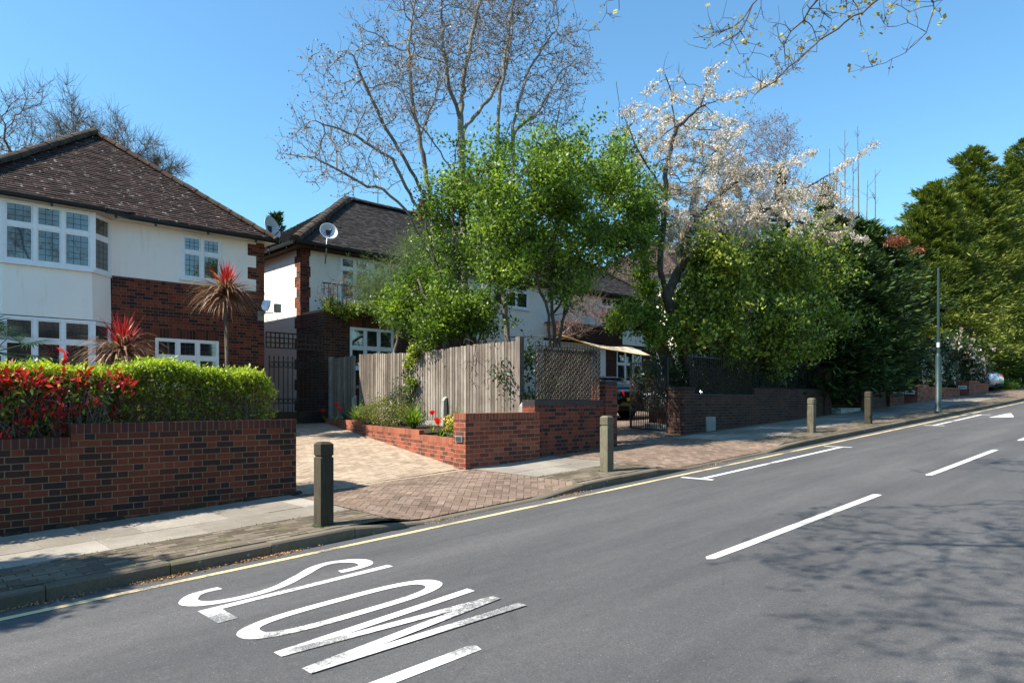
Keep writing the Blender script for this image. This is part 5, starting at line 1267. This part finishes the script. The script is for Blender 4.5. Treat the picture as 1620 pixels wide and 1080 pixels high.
# ivy strand and vine on the fence
leafy('ivy', 'climbing ivy strand hanging over the front of the wooden fence', 'ivy', [(9.56, 13.55, .55, .1, .28, .5), (9.55, 13.6, -.1, .1, .2, .35), (9.6, 13.2, 1.15, .15, .45, .15)], (9.55, 13.6, -.6), M['bark_mid'], M['leaf_holly'], 130, 14, .06, .055, .04, stems=[[(9.55, 13.6, -.6), (9.56, 13.6, .4), (9.6, 13.4, 1.2)]], rmax=.02, natt=60, r0=.004)
tree('bare_vine', 'thin bare vine stems hanging over the right end of the wooden fence', 'climber', [[(9.9, 11.2, 1.3), (9.6, 11.2, 1.15), (9.58, 11.3, .6)], [(9.9, 10.8, 1.3), (9.6, 10.6, 1.1), (9.58, 10.7, .7)]], [(9.56, 11.1, .7, .05, .6, .5), (9.7, 11.0, 1.25, .2, .8, .15)], 110, (9.9, 11, 1.2), M['bark_dark'], r0=.005, rmax=.012, step=.1, di=.9, dk=.14, jit=.5)

# ---- clipped hedges on wall 1
def hedge(name, label, x0, x1, y0, y1, z0, z1, m, top_m, n, tn, L=.038, W=.022, rough=.05, twig=True):
    t = thing(name, label, 'hedge', ((x0 + x1) / 2, (y0 + y1) / 2, z0))
    u = rng.random((n, 3)); f = rng.random(n)
    # crowd to the faces
    face = rng.integers(0, 5, n); dpt = rng.random(n) ** 2 * .35
    P = np.stack([x0 + u[:, 0] * (x1 - x0), y0 + u[:, 1] * (y1 - y0), z0 + u[:, 2] ** .75 * (z1 - z0)], 1)
    s = face < 3; P[s, 1] = y0 + dpt[s] * (y1 - y0)
    s = face == 3; P[s, 2] = z1 - dpt[s] * .5
    rr = .22; dx = np.clip(P[:, 0] - (x1 - rr), 0, None); dz = np.clip(P[:, 2] - (z1 - rr), 0, None); k = (dx ** 2 + dz ** 2) ** .5 < rr; P = P[k]
    P[:, 2] += .06 * np.sin(P[:, 0] * 2.3 + 1) * np.clip((P[:, 2] - z0) / (z1 - z0), 0, 1); P += rng.normal(0, rough, P.shape) * np.array([1, .6, .7]); P[:, 2] += .03 * np.sin(P[:, 0] * 5) 
    leaves('foliage', P, 7, .035, m, t, L, W, (0, -.4, .6))
    Q = np.stack([rng.uniform(x0, x1, tn), rng.uniform(y0 - .03, y1, tn), np.full(tn, z1) + rng.normal(0, .035, tn) + .035 * np.sin(np.linspace(0, 1, tn))], 1); dx = np.clip(Q[:, 0] - (x1 - .25), 0, None); Q[:, 2] -= .25 - np.sqrt(np.clip(.0625 - dx ** 2, 0, 1)); Q[:, 2] += .03 * np.sin(Q[:, 0] * 5) + .05 * np.sin(Q[:, 0] * 2.3 + 1) + .04 * (rng.random(tn) ** 6)
    k = rng.random(len(P)) < .12 + .45 * np.clip((P[:, 2] - (z1 - .35)) / .35, 0, 1); Q2 = P[k] + np.array([0, -.02, .01])
    if tn > 50: leaves('new_growth', np.concatenate([Q, Q2[:int(tn * 1.4)]]), 8, .028, top_m, t, L * 1.1, W, (0, -.1, 1.0))
    if twig:
        mb = MB(); nt_ = int((x1 - x0) * 230)
        for i in range(nt_):
            x = random.uniform(x0, x1 - .05); y = y0 + random.random() ** 1.5 * (y1 - y0); zt = z0 + random.uniform(.35, .95) * (z1 - z0); a = [x, y + .1, z0 - .05]; pts = [tuple(a)]
            for q in range(4): k = (q + 1) / 4; pts.append((x + random.gauss(0, .06) * k * 1.5, y + .1 - .12 * k + random.gauss(0, .03), z0 + (zt - z0) * k))
            mb.tube(pts, [.007, .006, .005, .004, .003], 3, cap=False)
            for q in range(3):
                b = Vector(pts[random.randint(1, 4)]); d = Vector((random.gauss(0, 1), random.gauss(-.5, .6), random.gauss(.5, .7))).normalized() * random.uniform(.06, .16); mb.tube([b, b + d], [.003, .002], 3, cap=False)
        mb.build('twigs', M['bark_pink'], t, fix=False)
    return t
hedge('clipped_hedge', 'clipped lime green privet-like hedge above the stepped red brick wall', .6, 4.28, 9.35, 10.05, -.75, .31, M['leaf_hedge'], M['leaf_lime'], 4300, 4200)
t = hedge('red_leaved_hedge', 'red-tipped photinia bush at the left end of the green hedge', -1.2, 2.25, 9.2, 9.6, -.75, .28, M['leaf_holly'], M['leaf_red'], 620, 10, L=.07, W=.03)
Q = np.stack([2.6 - 2.6 * rng.random(170) ** .62 * 1.3, rng.uniform(9.12, 9.45, 170), rng.normal(.22, .07, 170)], 1); Q2 = np.stack([rng.uniform(-1.2, 2.4, 90), rng.uniform(9.1, 9.3, 90), rng.uniform(-.5, .15, 90)], 1)
leaves('red_leaves', np.concatenate([Q, Q2[:50]]), 13, .05, M['leaf_red'], t, .085, .03, (0, -.3, .9))

# ---- cordylines, palm
def straps(name, m, t, c, n, L, w, phi, droop, zr_=0, seed=0):
    mb = MB()
    for i in range(n):
        a = random.uniform(0, 2 * math.pi); el = random.uniform(*phi); l = L * random.uniform(.7, 1.1); d = Vector((math.cos(a) * math.cos(el), math.sin(a) * math.cos(el), math.sin(el))); p = Vector(c) + Vector((0, 0, random.uniform(-zr_, zr_))); s = Vector((-math.sin(a), math.cos(a), 0)); prev = None; ns = 6; vs = []
        for k in range(ns + 1):
            q = k / ns; wd = w * (1 - abs(2 * q - .7) ** 2 * .55) * (1 if q < .99 else .1); wd = max(.002, wd * (1 - q ** 4)); vs += [p - s * wd / 2, p + s * wd / 2]; p = p + d * l / ns; d = (d + Vector((0, 0, -droop * (.4 + q)))).normalized()
        mb.add(vs, [(2 * k, 2 * k + 1, 2 * k + 3, 2 * k + 2) for k in range(ns)])
    return mb.build(name, m, t, fix=False)
def cordyline(label, x, y, zc, zb, s):
    t = thing('cordyline', label, 'cordyline', (x, y, zb), 'red cordylines in front of the left house'); mb = MB()
    mb.tube([(x, y, zb), (x + .03, y, (zb + zc) / 2), (x, y, zc)], [.06, .045, .04], 8); mb.build('trunk', M['bark_mid'], t, fix=False)
    straps('young_leaves', M['cord_red'], t, (x, y, zc + .05), 95, .66 * s, .04, (.75, 1.5), .04, .06)
    straps('old_leaves', M['cord_brown'], t, (x, y, zc - .05), 240, 1.0 * s, .042, (-.3, .75), .34, .12)
    return t
cordyline('taller red cordyline with drooping brown leaves on a slender trunk before the upper window', *at(357, 463, 15.6)[:2], at(357, 463, 15.6)[2], -.85, .98)
cordyline('shorter red cordyline with fiery tips just above the hedge by the bay', *at(193, 552, 14.3)[:2], at(193, 556, 14.3)[2], -.95, 1.0)
x, y, z = at(-12, 540, 12.2); t = thing('fan_palm', 'dark fan palm fronds at the left edge above the red hedge', 'palm', (x, y, -1.2)); mb = MB(); mb.tube([(x, y, -1.2), (x, y, z - .2)], .1, 10); mb.build('trunk', M['bark_dark'], t, fix=False)
mb = MB()
for f in range(16):
    a = random.uniform(0, 6.28); el = random.uniform(-.3, 1.1); d = Vector((math.cos(a) * math.cos(el), math.sin(a) * math.cos(el), math.sin(el))); p0 = Vector((x, y, z - .15)); p1 = p0 + d * .45; mb.tube([p0, p1], .008, 4, cap=False)
    sd_ = d.cross(Vector((0, 0, 1))).normalized(); up = sd_.cross(d)
    for k in range(22):
        b = (k / 21 - .5) * 3.6; dr = (d * math.cos(b) + sd_ * math.sin(b)).normalized(); ss = dr.cross(up).normalized(); l = .48 * (.75 + .25 * math.cos(b)); e_ = p1 + dr * l + Vector((0, 0, -.08)); m_ = p1 + dr * l * .5
        mb.add([p1, m_ + ss * .013, e_, m_ - ss * .013], [(0, 1, 2, 3)])
mb.build('fronds', M['leaf_dark'], t, fix=False)

# ---- flower bed plants
def tulip(label, x, y, h, z0):
    t = thing('tulip', label, 'tulip', (x, y, z0), 'red tulips in the low planter'); lx, ly = random.gauss(0, .03), random.gauss(0, .03); mb = MB(); top = Vector((x + lx, y + ly, z0 + h)); mb.tube([(x, y, z0), (x + lx * .3, y + ly * .3, z0 + h * .6), top], .005, 5, cap=False)
    mb.build('stem', M['leaf_fresh'], t, fix=False); mb = MB()
    for i in range(6):
        a = i * math.pi / 3 + random.uniform(-.2, .2); o_ = .55 if i % 2 else .35; d = Vector((math.cos(a), math.sin(a), 0)); s = Vector((-math.sin(a), math.cos(a), 0)); vs = []
        for k in range(5): q = k / 4; w = .038 * math.sin(math.pi * (.12 + .8 * q)) ; r_ = .012 + .05 * o_ * math.sin(q * 1.7) * 1.6; c = top + d * r_ + Vector((0, 0, .085 * q - .005)); vs += [c - s * w, c + s * w]
        mb.add(vs, [(2 * k, 2 * k + 1, 2 * k + 3, 2 * k + 2) for k in range(4)], True)
    mb.build('petals', M['tulip'], t, fix=False); straps('leaves', M['leaf_fresh'], t, (x, y, z0), 4, .25, .035, (.9, 1.3), .12); return t
tl = [(9.25, 17.0, .24, 'lone red tulip at the far left end of the planter'), (9.0, 16.0, .42, 'tallest red tulip of the left pair by the fence post'), (8.97, 15.75, .30, 'open red tulip just below the tallest one'), (8.37, 11.1, .38, 'red tulip left of the closely set pair near the brick pier'), (8.28, 10.75, .30, 'red tulip in the middle of the near group beside the pier'), (8.22, 10.6, .26, 'lowest small red tulip of the near group'), (8.75, 10.75, .40, 'red tulip highest of the near group, close to the concrete spur')]
for x, y, h, lb in tl: tulip(lb, x, y, h, -.56 if y > 14 else (-.66 if y > 10.95 else -.72))
def tuft(name, label, x, y, z, n, L, w, m, cat, el=(.7, 1.45), dr=.2, r=.2):
    t = thing(name, label, cat, (x, y, z)); mb = None
    o = straps('leaves', m, t, (x, y, z), n, L, w, el, dr, .02)
    return t
def lowbush(label, x, y, z, rx, ry, rz, m, n=160, L=.05, W=.025, cat='plant', name='garden_plant'):
    t = thing(name, label, cat, (x, y, z)); c = ell_pts([(x, y, z + rz * .8, rx, ry, rz)], n, .3, .3, z); leaves('foliage', c, 14, .05, m, t, L, W, (0, 0, .7)); mb = MB()
    for i in range(30): mb.tube([(x + random.gauss(0, rx * .2), y + random.gauss(0, ry * .2), z - .05), tuple(c[random.randrange(len(c))])], [.006, .003], 3, cap=False)
    mb.build('stems', M['bark_mid'], t, fix=False); return t
lowbush('sprawling brown-green heather-like plant in the middle of the planter', 9.0, 13.8, -.6, .38, 1.0, .36, M['leaf_hedge'], 340, .035, .02)
lowbush('dark green rosemary-like bush against the wooden fence', 9.35, 13.6, -.55, .28, .5, .5, M['leaf_dark'], 220, .05, .015)
tuft('daffodil_leaves', 'bright green strappy leaves behind the left tulips', 9.2, 15.3, -.56, 110, .55, .022, M['leaf_fresh'], 'plant')
tuft('daffodil_leaves', 'thin pale strappy leaves at the centre of the planter by the fence', 9.25, 14.7, -.55, 90, .52, .016, M['needle'], 'plant')
tuft('daffodil_leaves', 'dense bright strappy leaves right of the brown-green plant', 8.85, 12.4, -.62, 170, .6, .028, M['leaf_fresh'], 'plant')
tuft('daffodil_leaves', 'tall feathery green leaves between the near tulips', 8.6, 10.6, -.72, 170, .6, .018, M['leaf_fresh'], 'plant', (.9, 1.5), .1)
tuft('daffodil_leaves', 'strappy leaves right beside the brick pier', 8.1, 9.65, -.74, 110, .52, .026, M['leaf_fresh'], 'plant', (.7, 1.4), .25)
tuft('daffodil_leaves', 'strappy leaves at the right end of the planter under the fence', 8.7, 9.9, -.72, 80, .5, .022, M['needle'], 'plant')
tuft('spiky_shrub', 'thin dark spiky stems by the left concrete spur', 9.45, 16.3, -.55, 36, .65, .012, M['bark_dark'], 'shrub', (.8, 1.4), .02)
t = thing('wallflower', 'yellow flowering plant between tulips and brick pier', 'plant', (8.35, 10.15, -.72)); c = ell_pts([(8.35, 10.15, -.52, .28, .42, .18)], 130, .3); leaves('foliage', c, 8, .04, M['leaf_fresh'], t, .05, .02, (0, 0, .6)); leaves('petals', c[:90] + np.array((0, 0, .06)), 8, .035, M['flower_y'], t, .03, .028, (0, 0, .6))
# moss and weeds along slab joints
P = []
for i in range(900): x = rng.uniform(-2, 26); P.append((x, rng.choice([6.6, 7.365, 7.36, 9.2]) + rng.normal(0, .02), 0))
P = np.array([(x, y, gz(x, y) + .004) for x, y, _ in P if not any(a - .2 < x < b + .2 for a, b in DROPS[:2])]); h_ = thing('x', '', '', (0, 7, -1.4)); A = rdir(len(P), (0, 0, .8)); o = quads('joint_weeds', P, A, sideof(A), M['leaf_hedge'], h_, .022, .012); o.parent = None; o.location = (0, 7, -1.4); bpy.data.objects.remove(h_); tag(o, kind='stuff')

# ================================================================ far and overhanging trees
def conifer(label, x, y, z0, H, Rr, m, n=900, sp=30, name='conifer_tree', bark=None, z_low=.08, droop=-.1, L=.34, cone=.62, group=None, rag=.25, w=.05, layers=15, heads=((0, 0, 1, 1),)):
    "layered flat sprays on spreading branches round tapering stems; heads = (dx, dy, height share, radius share)"
    t = thing(name, label, 'conifer', (x, y, z0), group); mb = MB(); B = []; A = []; T_ = []
    for (hx, hy, hs, rs) in heads:
        x1, y1, H1, R1 = x + hx, y + hy, H * hs, Rr * rs
        mb.tube([(x, y, z0 - .3), (x1, y1, z0 + H1 * .5), (x1, y1, z0 + H1 * .98)], [H * .018 + .05, H * .012, .02], 8, cap=False)
        for i in range(int(n * hs * rs)):
            h = z_low + (1 - z_low) * rng.random() ** 1.05; a = rng.uniform(0, 2 * math.pi)
            hl = (math.floor(h * layers + a * .9) + .45 * rng.random() - a * .9) / layers; h = min(.995, max(z_low, hl))
            lob = 1 + rag * math.sin(a * 3 + h * 11) * math.sin(h * 17 + a) + rng.normal(0, .1)
            r = R1 * ((1 - h) ** cone + .02) * lob * min(1, .6 + h * 3); up = droop + .5 * h * h
            d = np.array([math.cos(a), math.sin(a), up]); zb = z0 + h * H1; k = rng.uniform(.6, 1.05)
            tip = np.array([x1 + d[0] * r * k, y1 + d[1] * r * k, min(z0 + H1 * 1.02, zb + up * r * k)]); l = min(2.2, max(.4, r * .5)) * rng.uniform(.6, 1.15)
            d2 = d / np.linalg.norm(d); bs = tip - d2 * l
            if i % 3 == 0: mb.tube([(x1, y1, zb - .1), tuple(bs), tuple(tip)], [.035, .016, .006], 3, cap=False)
            sdv = np.cross(d2, (0, 0, 1)); sdv /= np.linalg.norm(sdv)
            q = rng.random(sp) ** .8; wdt = .36 * l * (1 - q * .8) + .05; side = rng.uniform(-1, 1, sp)
            P = bs + d2 * (q * l)[:, None] + sdv * (side * wdt)[:, None]; P[:, 2] += (-np.abs(side) * .14 + .12 * q * q - rng.random(sp) ** 3 * .22) * l; P += rng.normal(0, .025, (sp, 3))
            ax = d2 * .9 + sdv * (side * .7)[:, None] + rng.normal(0, .3, (sp, 3)) + np.array((0, 0, .15)); B.append(P); A.append(ax); T_.append(.12 + .35 * rng.random() + .5 * q * k)
    mb.build('trunk', bark or M['bark_dark'], t, fix=False); B = np.concatenate(B); A = unit(np.concatenate(A)); S = unit(np.cross(A, np.array((0, 0, 1.)) + rng.normal(0, .5, A.shape)))
    lr = L * rng.uniform(.5, 1.2, len(B)); quads('foliage', B, A, S, m, t, lr, lr * w / L * 2.0, np.clip(np.concatenate(T_) + rng.normal(0, .1, len(B)), 0, 1)); return t
g_ = 'tall yellowish green conifers at the far right'
def cat_(label, u, v, Y, Rr, m, n, heads, **k):
    x, y, z = at(u, v, Y); z0 = gz(x, y) - .1; return conifer(label, x, y, z0, z - z0, Rr, m, n, heads=heads, **k)
ck = dict(sp=40, layers=12, rag=.5, cone=.72, w=.034, droop=-.05)
cat_('tallest yellow-green conifer at the far right edge of the frame', 1622, 222, 12.5, 6.6, M['conifer'], 1400, ((0, 0, 1, 1), (-2.6, .6, .9, .75), (2.5, .5, .95, .8), (-1.2, -1.2, .8, .6)), L=.4, group=g_, **ck)
cat_('yellow-green conifer with several leaders behind the silver car', 1542, 236, 12.6, 5.9, M['conifer'], 1400, ((0, 0, 1, 1), (2.6, .6, .92, .75), (-2.0, -.2, .84, .75)), L=.38, group=g_, **ck)
cat_('lower ragged yellow-green conifer behind the lamp post', 1480, 290, 13, 4.9, M['conifer'], 1200, ((0, 0, 1, 1), (-1.8, .3, .86, .8), (2.2, 0, .9, .8)), L=.34, group=g_, **ck)
cat_('far conifer just outside the right edge behind the silver car', 1720, 215, 13, 6, M['conifer'], 1200, ((0, 0, 1, 1),), sp=30, L=.5, w=.07, group=g_)
conifer('broad dark conifer over the garden gate with low sweeping limbs', 27.2, 11.0, -.2, 6.2, 3.5, M['conifer_dark'], 1900, 34, L=.3, w=.045, z_low=.16, cone=.5, rag=.4, heads=((0, 0, 1, 1), (-2.0, -.2, .85, .75)))
conifer('high-crowned dark conifer above the ball-clipped bush and camellia', 33.5, 12.6, -.1, 8.3, 4.0, M['conifer_dark'], 1700, 32, L=.3, w=.045, z_low=.42, cone=.5, rag=.5, heads=((0, 0, 1, 1), (3.0, .4, .9, .7), (-1.8, .2, .82, .6)))
conifer('darker conifer behind the right end of the olive shrubs', 24.2, 11.6, -.4, 5.6, 2.8, M['conifer_dark'], 1300, 30, L=.28, w=.04, z_low=.1, cone=.55, heads=((0, 0, 1, 1), (-1.8, .2, .85, .7)))
x, y, z = at(1236, 262, 24); conifer('small dark conifer top poking through the blossom, left', x, y, -.3, z + .3, 1.7, M['conifer_dark'], 700, 26, L=.3, w=.05, cone=.8)
x, y, z = at(1306, 290, 20); conifer('small dark conifer top poking through the blossom, right', x, y, -.2, z + .2, 1.9, M['conifer'], 700, 26, L=.3, w=.05)
x, y, z = at(438, 336, 32); conifer('thin distant conifer tip between the two roofs', x, y, 0, z, 1.4, M['conifer_dark'], 260, 20, L=.3, w=.04)
# rusty dead spray on the dark conifer
c = ell_pts([E3(1418, 382, 10.3, .55, .4, .12), E3(1450, 396, 10.4, .4, .3, .06)], 60, .3)
t = thing('dead_branch', 'rusty red dead conifer branch among the dark sprays', 'branch', tuple(c.mean(0))); leaves('needles', c, 14, .08, M['rust'], t, .13, .035, (.2, -.3, .1)); a = at(1418, 382, 10.3); mb = MB(); mb.tube([(a[0] - .8, a[1], a[2]), (a[0] + .2, a[1], a[2] + .02), (a[0] + 1.6, a[1] + .6, a[2] - .2)], [.01, .02, .03], 5); mb.build('limb', M['bark_dark'], t, fix=False)
# dead poles
poles = [(1336, 205, 420, 20), (1357, 200, 400, 20.4), (1312, 235, 420, 19.6), (1350, 250, 410, 20.8), (1372, 285, 410, 20.2), (1384, 268, 410, 20.6), (1330, 290, 420, 19.8), (1324, 262, 400, 20.9)]
for i, (u, v, vb, Y) in enumerate(poles):
    a = at(u, v, Y); b = at(u + random.uniform(-6, 4), vb + 150, Y); t = thing('dead_tree', 'bare dead conifer pole in the cluster behind the blossom tree', 'dead tree', b, 'dead poles behind the blossom tree'); mb = MB(); pts = [tuple(Vector(b).lerp(Vector(a), k / 5) + Vector((random.gauss(0, .04), 0, 0))) for k in range(6)]; mb.tube(pts, [.09, .08, .065, .05, .035, .015], 6, cap=False)
    for k in range(14): p = Vector(b).lerp(Vector(a), random.uniform(.45, .97)); d = Vector((random.gauss(0, 1), random.gauss(0, 1), .9)).normalized() * random.uniform(.3, 1.0); mb.tube([p, p + d * .6, p + d + Vector((0, 0, .1))], [.02, .014, .008], 3, cap=False)
    mb.build('trunk', M['bark_mid'], t, fix=False)
# distant bare trees
def farbare(label, ells, base, stems, m, n=1600, tw=2500, r0=.012, step=.42, rmax=.14, group=None, buds=None):
    t, pos, par, rad, A, T = tree('bare_tree', label, 'tree', stems, ells, n, base, m, r0=r0, rmax=rmax, step=step, di=4, dk=.6, trop=(0, 0, .12), jit=.25, twigs=tw, tl=(.3, .9), tr=r0 * .75, group=group, cap=8000)
    if buds: tips, mids = tw_tips(T); leaves('buds', tips, 3, .08, buds, t, .1, .06)
Y = 27; b = at(1205, 560, Y)
farbare('distant pinkish bare tree standing behind the blossom', [E3(1200, 240, Y, 3.6, 3.4, 3.0), E3(1160, 320, Y, 3, 3, 2.6), E3(1240, 320, Y, 2.6, 3, 2.6)], b, [line(Y, (1205, 560), (1203, 420), (1198, 330)), line(Y, (1203, 400), (1170, 310), (1160, 250)), line(Y, (1203, 380), (1235, 300), (1245, 230))], M['bark_pink'], 2200, 3600, buds=M['bud'])
for k, (u, v, Y, r, lb) in enumerate(((70, 215, 34, 3.2, 'distant bare tree on the left behind the brown roof'), (165, 225, 36, 2.6, 'distant bare tree behind the peak of the brown roof'), (232, 262, 35, 1.5, 'small distant bare tree right of the roof peak'))):
    c = at(u, v + 20, Y); farbare(lb, [(c[0], c[1], c[2], r, r, r * .75)], (c[0], c[1], 0), [[(c[0], c[1], 0), (c[0], c[1], c[2] - r * .6)], [(c[0], c[1], c[2] - r), (c[0] - r * .4, c[1], c[2])], [(c[0], c[1], c[2] - r), (c[0] + r * .4, c[1], c[2])]], M['bark_mid'], 1700, 2600, r0=.009, rmax=.09, step=.3, group='distant bare trees behind the left house')
# camellia, round clipped bush, magnolia-like yellow tree
t, cl, *_ = leafy('camellia_bush', 'large dark bush dotted with white flowers above the orange brick planters', 'shrub', [E3(1465, 585, 10.3, 1.9, .9, 1.0), E3(1525, 590, 10.2, 2.2, .9, .95), E3(1500, 555, 10.4, 1.6, .9, .6), E3(1450, 610, 10.1, 1.3, .7, .6), E3(1530, 605, 10.1, .8, .7, .6)], (35, 10.4, 0), M['bark_dark'], M['leaf_dark'], 1700, 18, .13, .11, .06, rmax=.06)
k = rng.choice(len(cl), 420); leaves('flowers', cl[k] + np.array((-.16, -.14, .05)), 8, .05, M['blossom'], t, .12, .09, (-.3, -.3, .2))
leafy('round_bush', 'dark green ball-clipped bush above the short pinkish wall', 'shrub', [(30.0, 10.2, 1.0, .85, .75, 1.35)], (30, 10.2, -.2), M['bark_dark'], M['leaf_dark'], 700, 22, .07, .05, .03, shell=.85, lump=.03, rmax=.05)
leafy('yellow_leaved_tree', 'yellow-green young-leaved tree arching over the silver car', 'tree', [E3(1560, 520, 10.3, 1.8, 1.4, 1.1), E3(1600, 490, 10.6, 2.4, 1.6, 1.1), E3(1650, 510, 11, 2.6, 1.6, 1.3), E3(1600, 535, 10, 2.0, 1.2, .7)], (43.5, 10.6, .5), M['bark_mid'], M['leaf_yellow'], 1300, 12, .16, .13, .075, stems=[line(10.4, (1566, 618), (1562, 580), (1572, 545), (1600, 520)), line(10.4, (1572, 545), (1550, 530), (1535, 520)), line(10.4, (1572, 550), (1620, 540), (1660, 520))], rmax=.12, lump=.4, shell=.2, natt=700)
leafy('evergreen_shrub', 'dark hedge mass behind the silver car at the right edge', 'shrub', [(50, 12.5, 2.2, 3, 1.6, 2.2), (56, 12, 2.4, 3.5, 1.6, 2.4), (63, 11, 2.6, 4, 2, 2.6)], (55, 12.5, .7), M['bark_dark'], M['leaf_dark'], 1500, 16, .25, .16, .09, rmax=.1)
leafy('evergreen_shrub', 'low light green weeds and shrub at the rear wheel of the silver car', 'shrub', [(48.8, 9.4, .8, .9, .5, .3)], (47.5, 9.7, .5), M['bark_dark'], M['leaf_holly'], 120, 14, .1, .1, .05, rmax=.02)
# filler greens behind the middle gardens
leafy('garden_tree', 'mid green tree mass behind the white house gable', 'tree', [E3(1130, 400, 24, 4, 3, 2.4), (44, 24, 5, 5, 3, 3.5)], (40, 24, 0), M['bark_dark'], M['leaf_dark'], 1300, 16, .28, .2, .1, rmax=.2)

# ---- street plane tree on the near pavement, branches over the road
ps = [[(5.6, -1.7, -1.4), (5.5, -1.6, 1.5), (5.4, -1.3, 3.6)],
      [(5.4, -1.3, 3.2), (4.2, .6, 4.6), (2.8, 2.8, 5.4), (1.4, 4.6, 5.6)], [(5.4, -1.3, 3.6), (5.2, .8, 5.4), (4.6, 3.0, 6.2), (3.6, 4.8, 6.6)], [(5.4, -1.3, 3.4), (3.2, -.4, 5.4), (1.0, 1.2, 6.4), (-.8, 3.0, 6.6)],
      [(5.4, -1.3, 3.6), (7.2, .4, 5.4), (8.6, 1.6, 5.6), at(1395, -5, 2.6), at(1300, 62, 3.4), at(1250, 108, 3.9), at(1205, 140, 4.3)],
      [at(1300, 62, 3.4), at(1255, 100, 4.0), at(1228, 128, 4.4), at(1195, 150, 4.8)],
      [at(1395, -5, 2.6), at(1470, -10, 2.5), at(1478, 15, 2.6), at(1465, 50, 2.7), at(1430, 85, 2.8), at(1378, 108, 2.9)],
      [(8.6, 1.6, 5.6), at(1230, -40, 4.2), at(1190, 10, 4.6), at(1160, 45, 4.9), at(1100, 60, 5.0)], [at(1190, 10, 4.6), at(1170, 50, 4.8), at(1130, 75, 5.0)],
      [(8.6, 1.6, 5.6), at(1320, -30, 3.6), at(1270, 30, 4.0), at(1240, 70, 4.3)], [(5.2, .8, 5.4), at(1060, -60, 5), at(1000, -8, 5.4), at(960, 2, 5.6)]]
pe = [(-.4, 3.4, 5.3, 1.4, 1.3, .8), (.9, 4.6, 5.1, 1.1, .9, .6), (3.0, 3.4, 5.6, 1.7, 1.6, .9), (1.0, 3.6, 5.8, 1.6, 1.5, .9), (4.6, 2.8, 6.4, 1.6, 1.6, 1.0), (.4, 2.0, 6.2, 1.5, 1.5, .9), (2.2, 5.2, 5.6, 1.1, .8, .7)]
att = ell_pts(pe, 2100, .2)
ve = [E3(1250, 60, 4.2, .55, .7, .42), E3(1150, 45, 4.9, .5, .6, .25), E3(1200, 120, 4.6, .32, .4, .25), E3(1310, 25, 3.8, .45, .6, .3), E3(1400, 5, 3.0, .4, .5, .1), E3(985, 8, 5.5, .2, .3, .12)]
att = np.concatenate([att, ell_pts(ve, 340, .1)])
pt, pp, ppa, prd, _, pT = tree('plane_tree', 'street tree branches with yellowish young leaves hanging in from the top right', 'tree', ps, None, 0, (5.6, -1.7, -1.4), M['bark_dark'], r0=.0045, rmax=None, step=.13, di=1.6, dk=.22, trop=(0, 0, -.02), jit=.35, att=att, twigs=2600, tl=(.06, .3), tr=.0038, cap=13000, e=2.6)
tips, mids = tw_tips(pT); vis = tips[rng.random(len(tips)) < .5]
leaves('young_leaves', vis, 3, .03, M['catkin'], pt, .055, .042, (0, 0, -.2)); leaves('bud_clusters', mids[rng.random(len(mids)) < .6], 5, .015, M['cord_brown'], pt, .022, .018)
mb = MB()
for p in tips[rng.choice(len(tips), 130)]: p = Vector(p) - Vector((0, 0, .04)); mb.lathe([(0, -.013), (.01, -.008), (.013, 0), (.01, .008), (0, .013)], p, 7)
mb.build('seed_balls', M['cord_brown'], pt, fix=False)
# out of frame at left: unseen tree added to cast the rounded pavement shade
leafy('garden_tree', 'unseen rounded evergreen added outside the frame to shade the left pavement', 'tree', [(-3.4, 8.7, 3.3, 1.0, .85, .9)], (-3.4, 8.7, -1.4), M['bark_dark'], M['leaf_dark'], 1500, 24, .09, .09, .05, rmax=.1, sup=.05, shoots=0)
# added behind the camera to darken the window reflections: bare trees, house, hedge
for k, (x, y, h) in enumerate(((-9, -12, 8), (2, -15, 9), (12, -14, 8), (24, -15, 9))):
    farbare('added bare tree behind the camera, only reflected in the window panes', [(x, y, h * .75, 3.4, 3.4, 3.2)], (x, y, -1.4), [[(x, y, -1.4), (x, y, 2), (x + .3, y, h * .6)], [(x, y, 2), (x + 1.5, y, h * .6)], [(x, y, 2.5), (x - 1.5, y, h * .6)]], M['bark_mid'], 500, 500, r0=.02, group='added bare trees for the pane reflections')
simple_house('added brick house behind the camera that blocks sky in the pane reflections', -6, 20, -28, -19, -1.6, 4.4, 3.2, M['brick_brown'], M['tile'], [])

leafy('evergreen_shrub', 'added dark evergreen hedge behind the camera that darkens the pane reflections', 'hedge', [(x_, -7, .6, 2.4, 1.0, 1.7) for x_ in (-12, -8, -4, 0, 4, 8)], (0, -7, -1.5), M['bark_dark'], M['leaf_dark'], 1500, 14, .2, .16, .1, rmax=.05)  # added so the lower panes reflect dark green
